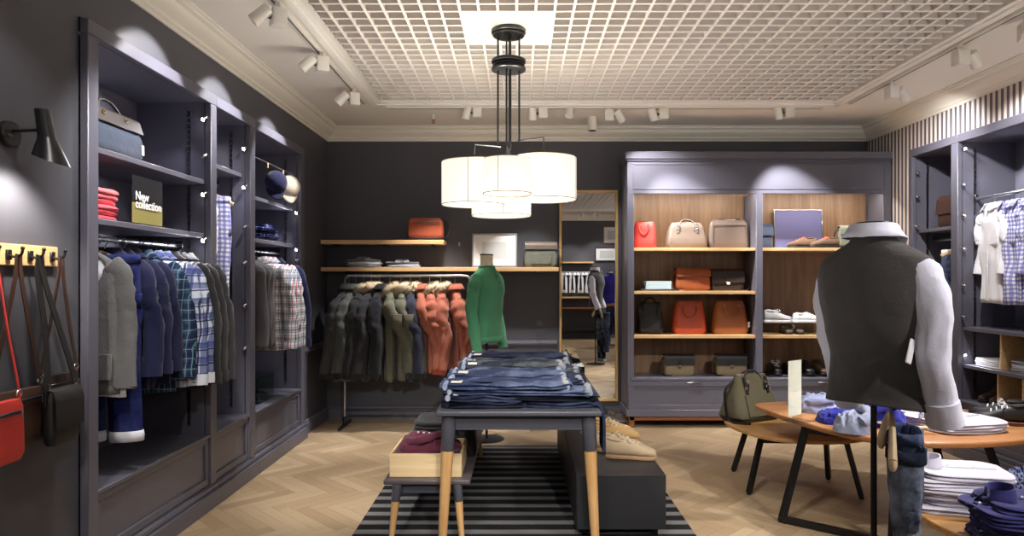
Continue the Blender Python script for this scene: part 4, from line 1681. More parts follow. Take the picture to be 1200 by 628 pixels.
def jeans(label, loc, L, D, T, mat, seed, rz=0., patch=None, cuff=None, inner=None, hang=0., group='folded jeans on the long table', flip=False):
    """jeans folded lengthwise: waist at -x, hems at +x"""
    t = thing('folded_jeans', label, 'jeans', loc, rz, group)
    R_ = slab_rings(L, D, T, seed, 2, 6., 96, .003)
    for R in R_:
        for q in R:
            k = q.z / T
            q.z = max(0, q.z + k * .016 * pnoise(Vector((q.x * 5 + seed, q.y * 9, seed))) + k * .007 * sin(q.x * 26 + q.y * 30 + seed))
            q.y += .022 * pnoise(Vector((q.x * 4 + seed, k, seed * 2)))
    obj('folded_legs', MB().loft(R_, True), mat, t, ang=70)
    # waistband end: rolled thick edge and belt loops
    x0 = -L / 2
    m = MB()
    P = [(x0 + .012, y, T * .55 + .006 * sin(y * 30 + seed)) for y in [lerp(-D * .47, D * .47, k / 12) for k in range(13)]]
    m.tube(P, T * .56, 12, flat=.75, side=(0, 0, 1), rf=lambda tt, a: 1 + .12 * pnoise(Vector((cos(a) + seed, sin(a), tt * 6))))
    wb = obj('waistband', m, inner or mat, t, ang=60)
    for k in (-.36, -.05, .3):
        obj('belt_loop', MB().box((x0 - T * .30, D * k, T * .55), (.022, .014, T * .95), .003), mat, wb)
    m = MB()
    y = -D * .22
    m.box((x0 + .07, y, T + .004), (.06, .085, .006), .002)
    obj('leather_patch', m, patch or M_patch, t)
    # back pocket stitched on the top face
    obj('back_pocket', MB().box((x0 + .20, D * .1, T + .0015), (.13, .15, .006), .002), mat, t)
    if cuff:
        P = [(L / 2 - .035, y_, T * .55 + .004 * sin(y_ * 40 + seed)) for y_ in [lerp(-D * .42, D * .42, k / 12) for k in range(13)]]
        obj('turned_cuff', MB().tube(P, T * .66, 12, flat=1.05, side=(0, 0, 1), rf=lambda tt, a: 1 + .14 * pnoise(Vector((cos(a) * 1.5 + seed, sin(a), tt * 8)))), cuff, t, ang=60)
    if hang:
        P = smoothpath([(L / 2 - .05, 0, T * .62), (L / 2 + .012, 0, T * .55), (L / 2 + .04, 0, -.05), (L / 2 + .042, 0, -hang)], 5)
        obj('hanging_leg_end', MB().ribbon(P, D * .86, T * .5, (0, 1, 0)), mat, t, ang=60)
    return t


M_patch = plain('pale_jeans_label', srgb(222, 216, 204), .7)
# ================================================================== bags and shoes
def leather(name, col, rough=.5, bump=.25):
    return plain(name, col, rough, bump=bump, bscale=160, var=.22, vscale=7)


LT_ = {
    'red': leather('red_leather', srgb(200, 56, 50)), 'taupe': leather('taupe_leather', srgb(116, 100, 89)), 'brown': leather('brown_leather', srgb(64, 42, 34)),
    'dark': leather('dark_brown_leather', srgb(40, 27, 24)), 'cognac': leather('cognac_leather', srgb(152, 80, 44)), 'orange': leather('orange_leather', srgb(182, 72, 38)),
    'tan': leather('tan_leather', srgb(160, 94, 50)), 'black': leather('black_leather', srgb(26, 25, 27)), 'grey': leather('grey_taupe_leather', srgb(100, 86, 78)),
    'satchel': leather('orange_satchel_leather', srgb(182, 86, 54)), 'pebble': leather('espresso_leather', srgb(40, 29, 26)),
}
M_navyc = fabric('navy_canvas', srgb(58, 66, 84))
M_olivec = fabric('olive_canvas', srgb(98, 92, 72))
M_sand = fabric('sand_canvas', srgb(150, 132, 104))
M_grnc = fabric('grey_green_canvas', srgb(110, 112, 100))


def body_rings(w, d, h, tx=.9, ty=.6, r=.03, seed=0, bulge=.06, n=6, wob=.006, steps=9, shear=0.):
    rings = []
    for i in range(steps + 1):
        a = i / steps
        k = sin(pi * min(1, a * 1.15)) * bulge
        e = min(a / .06, (1 - a) / .05, 1)
        e = .90 + .10 * sqrt(max(0, e))
        hx = w / 2 * (lerp(1, tx, a) + k) * e
        hy = d / 2 * (lerp(1, ty, a) + k) * (.78 + .22 * (e - .9) * 10)
        R = []
        for x, y in rrect(hx, hy, min(r, hy * .9), n):
            q = pnoise(Vector((x * 9 + seed, y * 9, a * 3 + seed)))
            R.append(Vector((x + shear * a, y * (1 + q * .10), h * a + (wob * pnoise(Vector((x * 14 + seed, y * 9, 3))) if i else 0))))
        rings.append(R)
    return rings


def U(m, x0, x1, y, z0, z1, r=.006, yo=0., n=10, flat=1.):
    """arched handle from (x0,z0) over z1 to (x1,z0)"""
    P = smoothpath([(x0, y, z0), (lerp(x0, x1, .06), y + yo * .6, lerp(z0, z1, .62)), (lerp(x0, x1, .25), y + yo, lerp(z0, z1, .95)), (lerp(x0, x1, .5), y + yo, z1),
                    (lerp(x0, x1, .75), y + yo, lerp(z0, z1, .95)), (lerp(x0, x1, .94), y + yo * .6, lerp(z0, z1, .62)), (x1, y, z0)], 5)
    return m.tube(P, r, n, flat=flat)


def handbag(label, loc, w, d, h, mat, rz=0., tx=.9, ty=.55, handles='down', hh=.09, trim=None, metal=None, zipper=True, flap=None, flap_mat=None, pocket=False,
            closure=False, straps=False, strap=None, tag=False, group=None, cat='bag', name='leather_bag', seed=1, r=.03, bulge=.05, rot=None, shear=0.):
    t = thing(name, label, cat, loc, rz, group, rot)
    trim, metal = trim or mat, metal or M_steel
    obj('body', MB().loft(body_rings(w, d, h, tx, ty, r, seed, bulge, shear=shear)), mat, t, ang=50)
    yf = lambda z: -d / 2 * (lerp(1, ty, z / h) + sin(pi * min(1, z / h * 1.15)) * bulge) - .003
    # piping along the base and the top zip
    if zipper:
        obj('top_zip', MB().tube([(shear - w / 2 * tx * .86, 0, h + .001), (shear, 0, h + .004), (shear + w / 2 * tx * .86, 0, h + .001)], .006, 8, flat=.6), metal, t)
    if handles in ('up', 'down'):
        for s in (-1, 1):
            m = MB()
            xh = w * .20
            zb = h * .70
            if handles == 'up':
                U(m, -xh + shear * .8, xh + shear * .8, s * (d / 2 * lerp(1, ty, .8) + .004), zb, h + hh, .0075, -s * d * .16)
            else:
                y = s * (d / 2 * lerp(1, ty, .8) + .012)
                P = smoothpath([(-xh, y * .9, h * .86), (-xh * 1.02, y * 1.05, h * .9 - .02), (-xh * .85, y * 1.25, h * .9 - hh * .7), (0, y * 1.32, h * .9 - hh), (xh * .85, y * 1.25, h * .9 - hh * .7), (xh * 1.02, y * 1.05, h * .9 - .02), (xh, y * .9, h * .86)], 5)
                m.tube(P, .0075, 10)
            hd = obj('handle', m, trim, t)
            for xx in (-xh, xh):
                y = (yf(h * .72) if s < 0 else -yf(h * .72))
                obj('handle_tab', MB().box((xx + shear * .75, y, h * .74), (.03, .008, h * .22), .003), trim, hd)
                obj('ring', MB().tube([(xx + shear * .75 + .012 * cos(a), y + s * .006, h * .86 + .012 * sin(a)) for a in [2 * pi * k / 12 for k in range(12)]], .003, 6, cyc=True), metal, hd)
    if flap:
        rings = []
        P = [(0, d / 2 * ty * .9, h - .006), (0, d / 2 * ty * .4, h + .010), (0, -d / 2 * ty * .5, h + .011), (0, yf(h * .96) - .006, h * .95)] + [(0, yf(z) - .008, z) for z in [h * lerp(.9, 1 - flap, k / 4) for k in range(5)]]
        m = MB().ribbon(P, lambda a: w * lerp(tx * 1.02, 1.0, a * .8), .007, (1, 0, 0))
        fl = obj('flap', m, flap_mat or trim, t, ang=60)
        if closure:
            z = h * (1 - flap)
            obj('closure_strap', MB().ribbon([(0, yf(z) - .014, z + h * .22), (0, yf(z) - .016, z + .02), (0, yf(z) - .008, z - h * .14)], .024, .005, (1, 0, 0)), trim, fl)
            obj('buckle', MB().box((0, yf(z) - .014, z - h * .03), (.032, .006, .026), .002), metal, fl)
    if pocket:
        z0, z1 = h * .14, h * .58
        m = MB().ribbon([(0, yf(z0) - .004, z0), (0, yf((z0 + z1) / 2) - .008, (z0 + z1) / 2), (0, yf(z1) - .004, z1)], w * .62, .010, (1, 0, 0))
        pk = obj('front_pocket', m, mat, t, ang=60)
        obj('pocket_zip', MB().tube([(-w * .28, yf(z1) - .010, z1 - .012), (w * .28, yf(z1) - .010, z1 - .012)], .0035, 6), metal, pk)
    if straps:
        for xx in (-w * .24, w * .24):
            m = MB().ribbon([(xx, yf(h * .9) - .002, h * .97), (xx, yf(h * .6) - .005, h * .6)], .022, .005, (1, 0, 0))
            so = obj('buckled_strap', m, trim, t)
            obj('buckle', MB().box((xx, yf(h * .72) - .008, h * .72), (.03, .006, .03), .002), metal, so)
    if strap == 'down':       # shoulder strap lying beside the bag
        P = smoothpath([(w / 2 * tx, 0, h * .9), (w / 2 + .05, -.01, h * .75), (w / 2 + .06, -.02, h * .35), (w / 2 + .03, -.05, .012), (w / 2 - .04, -d / 2 - .03, .008)], 6)
        obj('shoulder_strap', MB().ribbon(P, .022, .004, (0, 1, .2)), trim, t)
    if strap == 'left':
        P = smoothpath([(-w / 2 * tx, 0, h * .9), (-w / 2 - .03, -.01, h * .7), (-w / 2 - .035, -.02, h * .3), (-w / 2 - .02, -.05, .010), (-w / 2 + .06, -d / 2 - .03, .008)], 6)
        obj('shoulder_strap', MB().ribbon(P, .022, .004, (0, 1, .2)), trim, t)
    if tag:
        obj('price_tag', MB().box((w * .46, yf(h * .5) - .006, h * .30), (.024, .003, .055), .001), M_pap, t)
    return t


def backpack(label, loc, w, d, h, mat, rz=0.):
    t = thing('backpack', label, 'backpack', loc, rz)
    obj('body', MB().loft(body_rings(w, d, h, .72, .6, .06, 4, .08)), mat, t, ang=50)
    obj('front_pocket', MB().loft([[p + Vector((0, -d * .42, .03)) for p in R] for R in body_rings(w * .8, d * .4, h * .48, .85, .5, .03, 5, .06)]), mat, t, ang=50)
    obj('top_handle', U(MB(), -.05, .05, 0, h - .01, h + .05, .008), mat, t)
    for s in (-1, 1):
        P = smoothpath([(s * w * .2, d * .3, h * .95), (s * w * .3, -d * .2, h * 1.02), (s * w * .34, -d * .52, h * .75), (s * w * .3, -d * .5, h * .4)], 5)
        obj('strap', MB().ribbon(P, .035, .008, (1, 0, 0)), mat, t)
    return t


def shoe_rings(L, w, h, ankle, n=20):
    """shoe along -x(heel) to +x(toe)"""
    tab = [(0., .62, .95, ankle), (.12, .78, 1., ankle), (.30, .80, 1., ankle * .97), (.42, .82, 1., lerp(ankle, h, .45)), (.55, .90, 1., h * 1.05), (.72, 1., 1., h * .80), (.86, .92, 1., h * .66), (.96, .60, 1., h * .52), (1., .25, 1., h * .34)]
    rings = []
    for i in range(25):
        a = i / 24
        hw, k, top = interp(tab, a)
        R = []
        for j in range(n):
            th = 2 * pi * j / n
            c, s = cos(th), sin(th)
            y = w / 2 * hw * math.copysign(abs(c) ** .75, c)
            z = .5 * top + .5 * top * math.copysign(abs(s) ** .8, s)
            f = 1 - .35 * max(0, z / max(top, .01) - .35) if a < .45 else 1 - .25 * max(0, z / max(top, .01) - .5)
            R.append(Vector((lerp(-L / 2, L / 2, a), y * f, .018 + z)))
        rings.append(R)
    return rings


def shoe(label, loc, rz, mat, sole=None, L=.285, w=.098, h=.072, ankle=.10, lace=None, group=None, lining=None, name='shoe', cat='shoe', boot=False, rot=None):
    t = thing(name, label, cat, loc, rz, group, rot)
    obj('upper', MB().loft(shoe_rings(L, w, h, ankle)), mat, t, ang=60)
    # opening
    z = .018 + ankle
    m = MB().tube([(-L / 2 + .055 + .048 * cos(a), .026 * sin(a), z - .004 + .006 * cos(a + pi)) for a in [2 * pi * k / 20 for k in range(20)]], .006, 8, cyc=True)
    op = obj('topline', m, mat, t)
    obj('lining', MB().loft([ring3(.046, .025, z - .002, 20, 2.1, -L / 2 + .055, 0), ring3(.030, .016, z - .012, 20, 2.1, -L / 2 + .055, 0)], True, False, True), lining or M_black, t)
    out = []
    for i in range(25):
        a = i / 24
        hw = interp([(0, .55), (.1, .78), (.3, .82), (.45, .80), (.7, 1.0), (.85, .95), (.95, .68), (1, .30)], a)[0]
        out.append((lerp(-L / 2 - .004, L / 2 + .005, a), w / 2 * hw + .004))
    poly = out + [(x, -y) for x, y in reversed(out)]
    obj('sole', MB().prism(poly, 0, .022, .004, 2), sole or M_black, t, ang=50)
    if boot:
        m = MB()
        m.box((-L / 2 + .035, 0, .018 + ankle + .01), (.014, .006, .04), .002)
        obj('pull_tab', m, mat, t)
    if lace is not None:
        m = MB()
        for k in range(4):
            x = lerp(-.035, .045, k / 3)
            zz = .018 + interp([(0, ankle), (.42, lerp(ankle, h, .45)), (.55, h * 1.05), (.72, h * .80)], (x + L / 2) / L)[0] + .002
            m.tube(smoothpath([(x - .006, -.026, zz - .010), (x, 0, zz + .004), (x + .006, .026, zz - .010)], 4), .0034, 6)
        for s in (-1, 1):
            zz = .018 + ankle * .92
            m.tube(smoothpath([(-.036, 0, zz), (-.02, s * .024, zz + .014), (-.004, s * .04, zz - .004), (-.02, s * .02, zz - .006), (-.036, 0, zz)], 5), .003, 6)
        obj('laces', m, lace, t)
    return t
# ================================================================== left cabinets' contents
LR, LZ = -2.15, 1.655
handbag('navy canvas holdall with dark brown leather top on the highest shelf', (-2.17, 3.50, 2.081), .50, .25, .235, M_navyc, pi / 2, tx=.92, ty=.62, handles='up', hh=.05, trim=LT_['pebble'], metal=M_brass,
        flap=.34, flap_mat=LT_['pebble'], strap='left', name='holdall_bag', seed=3, bulge=.05, tag=True)

pinks = [srgb(226, 80, 98), srgb(206, 44, 60), srgb(232, 100, 116), srgb(212, 58, 74), srgb(236, 116, 128), srgb(240, 124, 134)]
z = 1.741
for i, c in enumerate(pinks):
    h = .027
    folded('%s folded %s top in the stack beside the sign' % (tier(i, 6), 'red' if i in (1, 3) else 'coral pink'), 'top', (-2.205 + .004 * (i % 3), 3.385 + .006 * ((i * 7) % 3 - 1), z), .355 - .01 * (i % 2), .30, h,
           fabric('coral_jersey_%d' % i, c, .08), 11 + i, pi / 2 + .03 * ((i * 5) % 3 - 1), 'folded coral and red tops', 'folded_jersey', p=3.6, layers=1)
    z += h * .99

t = thing('sign_holder', 'clear acrylic sign reading New collection beside the coral tops', 'sign', (-2.025, 3.73, 1.741), pi / 2)
obj('panel', MB().bx(-.155, .155, -.0015, .0015, .004, .262, .0008), M_glassy, t)
obj('foot', MB().bx(-.155, .155, -.02, .09, 0, .004, .001), M_glassy, t)
obj('insert', MB().bx(-.151, .151, .002, .003, .008, .115), plain('khaki_card', srgb(186, 172, 108), .5), t, label='khaki lower card')
obj('dark_insert', MB().bx(-.151, .151, .002, .003, .115, .258), plain('dark_card', srgb(52, 50, 56), .25), t)
for txt, z_ in (('New', .130), ('collection', .088)):
    cu = bpy.data.curves.new('lettering', 'FONT')
    cu.body = txt
    cu.size = .066
    cu.offset = .0014
    cu.extrude = .0004
    tmp = bpy.data.objects.new('tmp_lettering', cu)
    COL.objects.link(tmp)
    bpy.context.view_layer.update()
    me = bpy.data.meshes.new_from_object(tmp.evaluated_get(bpy.context.evaluated_depsgraph_get()))
    bpy.data.objects.remove(tmp)
    bpy.data.curves.remove(cu)
    me.materials.clear()
    me.materials.append(plain('white_lettering', srgb(245, 245, 245), .5))
    o = bpy.data.objects.new('lettering', me)
    COL.objects.link(o)
    o.parent = t
    o.location = (-.130, -.0035, z_)
    o.rotation_euler = (pi / 2, 0, 0)

# plaids
M_navyd = fabric('navy_cotton', srgb(28, 30, 64), .2)
M_royal = fabric('royal_blue_knit', srgb(36, 38, 130), .15)
M_teal = plaid('teal_navy_plaid', srgb(58, 84, 104), [(0, .055, 0, .5, srgb(28, 34, 66), .75), (1, .055, 0, .5, srgb(30, 36, 70), .7), (0, .055, .2, .08, srgb(150, 175, 195), .5), (1, .055, .2, .08, srgb(150, 175, 195), .5), (0, .055, .7, .06, srgb(110, 160, 170), .7)])
M_bplaid = plaid('blue_white_plaid', srgb(214, 222, 240), [(0, .085, 0, .42, srgb(62, 76, 140), .75), (1, .085, 0, .42, srgb(62, 76, 140), .7), (0, .085, .16, .1, srgb(26, 30, 74), .9), (1, .085, .16, .1, srgb(26, 30, 74), .85), (0, .085, .7, .05, srgb(60, 70, 120), .8), (1, .085, .7, .05, srgb(60, 70, 120), .8)])
M_gingham = plaid('blue_gingham', srgb(240, 240, 250), [(0, .032, 0, .5, srgb(90, 96, 190), .62), (1, .032, 0, .5, srgb(90, 96, 190), .62)])
M_ginghamk = plaid('black_gingham', srgb(236, 236, 240), [(0, .03, 0, .5, srgb(40, 40, 56), .66), (1, .03, 0, .5, srgb(40, 40, 56), .66)])
M_tartan = plaid('pale_tartan', srgb(232, 234, 240), [(0, .07, 0, .34, srgb(60, 80, 110), .6), (1, .07, 0, .34, srgb(48, 84, 80), .55), (0, .07, .55, .10, srgb(190, 60, 70), .75), (1, .07, .55, .10, srgb(190, 60, 70), .6), (0, .07, .15, .06, srgb(20, 28, 50), .85), (1, .07, .15, .06, srgb(20, 28, 50), .8)])
M_blackw = fabric('black_wool', srgb(44, 43, 44), .2)
M_greyk = fabric('grey_melange_knit', srgb(102, 101, 102), .22, 350, .5)
M_greyv = fabric('mid_grey_wool', srgb(96, 94, 98), .2)
M_dnblue = denim('mid_blue_chambray', srgb(36, 42, 98), srgb(100, 112, 170), .3)
M_cuffw = fabric('white_turned_cuff', srgb(226, 228, 240), .08)


def on_rail(x, y, z, label, mat, what, kind, hlabel, hgroup, **kw):
    hanger(hlabel, (x, y, z), kw.get('rz', 0), .36, kind, hgroup, drop=.105)
    kw.setdefault('rz', 0)
    rz = kw.pop('rz')
    dz = kw.pop('dz', .075)
    kw.setdefault('outl', -.045)
    return shirt(label, (x, y, z - dz), rz, mat, cat=what, **kw)


hg = 'hangers in the wide cabinet next to the peg rail'
hanger('pale wooden hanger inside the grey cardigan', (LR + .005, 3.36, LZ), .05, .34, 'wood', hg, drop=.11)
ws = shirt('white shirt worn under the hanging grey cardigan', (LR + .005, 3.36, LZ - .078), .05, M_wht, W=.37, L=.705, depth=.030, sleeves=False, buttons=True, seed=5)
ws.scale = (.94, .50, 1)
for ch in ws.children:
    if ch.name.startswith('collar'):
        ch.scale = (.78, .62, .9)
c = cardigan('grey button cardigan over white shirt, first on the cabinet rail', (LR + .005, 3.36, LZ - .074), .05, M_greyk, 3, W=.36, L=.70, SL=.66)
c.scale = (1, .58, 1)
hanger('pale wooden hanger holding the blue trousers', (LR + .02, 3.455, LZ), 0, .34, 'wood', hg)
trousers('blue chambray trousers with white turned cuffs below the grey cardigan', (LR + .05, 3.455, LZ - .085), 0, M_dnblue, L=.93, W=.37, cuff=M_cuffw, seed=2, lean=.02).scale = (1, .62, 1)
for i, y in enumerate((3.545, 3.63, 3.715)):
    on_rail(LR, y, LZ, 'dark navy shirt, %s of three behind the grey cardigan' % ORD[i], M_navyd, 'shirt', 'white', 'white wire hanger in the %s navy shirt' % ORD[i], hg,
            W=.42, L=.70, SL=.62, depth=.036, seed=7 + i * 3, group='navy shirts behind the cardigan', collar_mat=M_navyd, rz=.06 * (i - 1), fwd=-.02)
on_rail(LR + .02, 3.805, LZ, 'teal and navy checked shirt between navy shirts and pale plaid', M_teal, 'shirt', 'wood', 'wooden hanger in the teal checked shirt', hg, W=.44, L=.76, SL=.66, depth=.038, seed=21, out=.07)
for i, y in enumerate((3.895, 3.985)):
    on_rail(LR + .03, y, LZ, 'blue and white plaid shirt with turned cuffs, %s of the pair' % ('nearer' if i == 0 else 'farther'), M_bplaid, 'shirt', 'wood', 'wooden hanger in the %s blue plaid shirt' % ('nearer' if i == 0 else 'farther'), hg,
            W=.45, L=.74, SL=.72, depth=.038, seed=31 + i * 4, cuff=M_cuffw, roll=True, out=.075, group='blue plaid shirts')
for i, y in enumerate((4.085, 4.175, 4.265)):
    on_rail(LR + .03, y, LZ, 'black wool jacket, %s of three at the far rail end' % ORD[i], M_blackw, 'jacket', 'wood' if i else 'dark', 'hanger in the %s black jacket' % ORD[i], hg,
            W=.46, L=.78, SL=.74, depth=.038, seed=41 + i * 5, out=.07, buttons=True, name='hanging_jacket', group='black jackets in the wide cabinet')

# narrow middle bay
hanger('hanger with the white shirt in the narrow middle bay', (-2.285, 4.72, 2.13), 0, .26, 'wood', drop=.105)
shirt('white shirt with navy trim hanging in the narrow cabinet bay', (-2.285, 4.72, 2.13 - .075), .0, M_wht, W=.29, L=.62, SL=.50, depth=.04, seed=51, cuff=M_navyd, out=.0)
hanger('hanger with pale checked trousers in the narrow middle bay', (-2.20, 4.84, 2.13), 0, .34, 'wood')
trousers('pale blue checked trousers hanging in the narrow cabinet bay', (-2.20, 4.84, 2.13 - .10), .1, M_gingham, L=.98, W=.30, seed=4)

# third bay: caps on a rod
t = thing('cap_rod', 'thin steel rod from which the two caps hang', 'rod', (-2.0, 5.615, 2.375))
obj('rod', MB().tube([(0, -.53, 0), (0, .53, 0)], .005, 8), M_steel, t)
for yy in (-.18, .18):
    obj('clip', MB().box((0, yy, -.02), (.012, .012, .04), .002), M_oak, t)


def cap(label, loc, mat, rot, group):
    t = thing('baseball_cap', label, 'cap', loc, rot=rot, group=group)
    R = .088
    m = MB()
    rings = []
    for i in range(9):
        a = pi / 2 * i / 8
        rings.append([Vector((R * cos(a) * cos(b), R * 1.12 * cos(a) * sin(b), R * 1.12 * sin(a) ** .9)) for b in [2 * pi * k / 32 for k in range(32)]])
    obj('crown', m.loft(rings, True, False, False), mat, t, solid=.003, ang=60)
    vr = []
    for k in range(7):
        f = k / 6
        vr.append([Vector((lerp(-.075, .075, j / 12) * (1 - .25 * f ** 3), -R * .98 * sqrt(max(0, 1 - (lerp(-.8, .8, j / 12)) ** 2)) - f * .075 * (1 - .35 * abs(j / 6 - 1) ** 2), .006 - .02 * f - .018 * abs(j / 6 - 1) ** 2)) for j in range(13)])
    obj('visor', MB().loft(vr, False), mat, t, solid=.004, ang=60)
    obj('top_button', MB().sphere((0, 0, R * 1.12), .008, (1, 1, .6), 10, 6), mat, t)
    m = MB()
    for k in range(6):
        b = 2 * pi * k / 6
        m.tube([(R * 1.006 * cos(a) * cos(b), R * 1.126 * cos(a) * sin(b), R * 1.125 * sin(a) ** .9) for a in [pi / 2 * q / 8 for q in range(9)]], .0014, 5)
    obj('panel_seams', m, mat, t)
    return t


cap('navy baseball cap hanging from the cabinet rod', (-1.995, 5.60, 2.238), M_navyd, (radians(58), .1, radians(35)), None)
cap('cream baseball cap hanging beside the navy cap', (-1.995, 5.93, 2.25), fabric('cream_twill', srgb(214, 204, 186), .08), (radians(60), .1, radians(40)), None)

z = 1.766
for i in range(3):
    folded('%s pale mint folded shirt at the end of the cabinet shelf' % tier(i, 3), 'shirt', (-2.20, 5.235, z), .27, .28, .026, fabric('mint_%d' % i, (srgb(196, 222, 214), srgb(228, 236, 232), srgb(150, 200, 188))[i], .06), 60 + i, pi / 2, 'pale mint folded shirts')
    z += .0258
M_nplaid = plaid('navy_small_check', srgb(44, 48, 110), [(0, .05, 0, .2, srgb(150, 160, 210), .5), (1, .05, 0, .2, srgb(150, 160, 210), .5)], ('X', 'Y'))
z = 1.766
for i in range(4):
    folded('%s navy checked folded shirt under the hanging caps' % tier(i, 4), 'shirt', (-2.19 + .01 * (i % 2), 5.66 + .012 * (i % 3 - 1), z), .40, .29, .026, M_nplaid if i % 2 else M_navyd, 65 + i, pi / 2 + .05 * (i - 1), 'navy folded shirts under the caps', has_collar=(i == 3))
    z += .0258

R3, RZ3 = -2.16, 1.675
hg = 'hangers in the cabinet with the caps'
for i, y in enumerate((5.20, 5.30, 5.40)):
    hanger('hanger in the %s grey waistcoat' % ORD[i], (R3 + .03, y, RZ3), .05, .32, 'wood', hg, drop=.105)
    shirt('mid grey waistcoat, %s of three beside the pale tartan shirts' % ORD[i], (R3 + .03, y, RZ3 - .075), .05, M_greyv, W=.40, L=.68, depth=.04, sleeves=False, seed=71 + i, V=.6, name='hanging_waistcoat', cat='waistcoat', group='grey waistcoats', collar_on=False)
for i, y in enumerate((5.52, 5.62, 5.73)):
    on_rail(R3 + .04, y, RZ3, 'pale tartan shirt with red lines, %s of three near the caps' % ORD[i], M_tartan, 'shirt', 'wood', 'hanger in the %s pale tartan shirt' % ORD[i], hg, W=.45, L=.72, SL=.70, depth=.04, seed=81 + i * 3, out=.06, group='pale tartan shirts', roll=True)
on_rail(R3 + .03, 5.90, RZ3, 'dark navy jacket hung last in the cabinet with the caps', M_navyd, 'jacket', 'wood', 'wooden hanger in the dark navy jacket', hg, W=.46, L=.74, SL=.72, depth=.045, seed=95, out=.06, name='hanging_jacket')

# glass case with boots
t = thing('glass_case', 'clear glass display box on the cabinet ledge around black boots', 'display case', (-2.19, 5.50, .466))
w_, d_, h_ = .30, .36, .215
for nm, b in (('pane', (-w_ / 2, w_ / 2, -d_ / 2, -d_ / 2 + .004, 0, h_)), ('pane', (-w_ / 2, w_ / 2, d_ / 2 - .004, d_ / 2, 0, h_)), ('pane', (-w_ / 2, -w_ / 2 + .004, -d_ / 2 + .004, d_ / 2 - .004, 0, h_)),
              ('pane', (w_ / 2 - .004, w_ / 2, -d_ / 2 + .004, d_ / 2 - .004, 0, h_)), ('top_pane', (-w_ / 2, w_ / 2, -d_ / 2, d_ / 2, h_ + .0005, h_ + .0045))):
    obj(nm, MB().bx(*b), M_glassg, t)
for i, y in enumerate((5.42, 5.57)):
    shoe('glossy black ankle boot in the glass case, %s one' % ('nearer' if i == 0 else 'farther'), (-2.19, y, .468), .1, LT_['black'], L=.27, ankle=.15, lace=M_black, boot=True, name='ankle_boot', cat='boot', group='black boots in the glass case')

# ================================================================== peg rail and bags on the left wall
t = thing('peg_rail', 'light oak peg rail with black hooks on the grey wall', 'peg rail', (XL, 2.62, 1.545))
obj('board', MB().bx(.001, .020, -.45, .315, -.043, .043, .004), M_oakY, t)
HY = (2.40, 2.525, 2.645, 2.763, 2.893)
for y in HY:
    m = MB().box((.024, y - 2.62, 0), (.009, .026, .040), .002)
    hk = obj('hook_plate', m, M_black, t)
    m = MB().tube(smoothpath([(.026, y - 2.62, -.004), (.052, y - 2.62, -.010), (.072, y - 2.62, 0), (.078, y - 2.62, .022)], 5), .005, 8)
    m.sphere((.078, y - 2.62, .025), .008, u=10, v=6)
    obj('hook', m, M_black, hk)


def messenger(label, yc, xc, zb, w, d, h, mat, hy, sm, sw=.03, flap=.7, zipper=False, name='messenger_bag', seed=1):
    t = thing(name, label, 'bag', (xc, yc, zb), pi / 2)
    obj('body', MB().loft(body_rings(w, d, h, .98, .8, .022, seed, .03)), mat, t, ang=50)
    if flap:
        yf = -d / 2
        P = [(0, d * .34, h - .004), (0, 0, h + .008), (0, yf * .9, h * .985), (0, yf * 1.12 - .004, h * .8), (0, yf * 1.12 - .005, h * (1 - flap))]
        obj('flap', MB().ribbon(P, w * 1.01, .006, (1, 0, 0)), mat, t, ang=60)
    if zipper:
        z = obj('zip_band', MB().box((0, -d * .47 - .004, h * .80), (w * .8, .006, .014), .002), M_gun, t)
        obj('zip_pull', MB().box((w * .36, -d * .47 - .010, h * .77), (.008, .004, .03), .001), M_steel, z)
    for s in (-1, 1):
        # hook in local coordinates: local x = world y, local y = -world x
        hx, hyy, hz = hy - yc, -(XL + .062 - xc), 1.545 - zb
        P = smoothpath([(hx + s * .006, hyy, hz + .002), (hx + s * .016, hyy * .9, hz - .09), (lerp(hx, s * w * .45, .55), hyy * .4, lerp(hz, h, .55)), (s * w * .47, 0, h + .03), (s * w * .485, 0, h * .72)], 6)
        st = obj('strap', MB().ribbon(P, sw, .004, lambda k: (1, .15, 0)), sm, t)
        obj('strap_ring', MB().tube([(s * w * .475 + .013 * cos(a), 0, h + .018 + .013 * sin(a)) for a in [2 * pi * k / 12 for k in range(12)]], .003, 6, cyc=True), M_steel, st)
    return t


messenger('brown leather messenger bag behind the red bag', 2.655, -1.952, .80, .27, .05, .22, LT_['brown'], 2.645, LT_['brown'], .026, zipper=True, flap=0, seed=3)
messenger('bright red zipped shoulder bag on a thin red strap, below the peg rail', 2.455, -1.885, .775, .255, .05, .225, LT_['red'], 2.525, LT_['red'], .010, zipper=True, flap=0, seed=4, name='shoulder_bag')
messenger('dark brown shoulder bag behind the black messenger bag', 2.915, -1.962, .845, .235, .04, .20, LT_['dark'], 2.893, LT_['brown'], .022, zipper=True, flap=0, seed=5)
messenger('black messenger bag with flap and wide webbing strap', 2.83, -1.895, .775, .175, .055, .22, LT_['black'], 2.763, LT_['black'], .040, seed=6)
# ================================================================== on the oak wall shelves
SYB = 6.98
x = wx(494, 6.9)
single('display_tray', MB().bx(-.20, .20, -.11, .11, 0, .018, .004), M_blacks, 'thin black tray under the orange satchel', 'tray', (x, 6.97, 1.8445))
handbag('orange leather satchel with front zip on the upper oak shelf', (wx(498, 6.9), 6.97, 1.8635), .36, .12, .205, LT_['satchel'], .0, tx=.98, ty=.85, handles=None, zipper=True, strap='down', trim=LT_['dark'], name='satchel', seed=5, bulge=.02)
t = bpy.data.objects['satchel']
obj('front_zip', MB().box((0.02, -.071, .155), (.26, .006, .010), .002), M_gun, t)

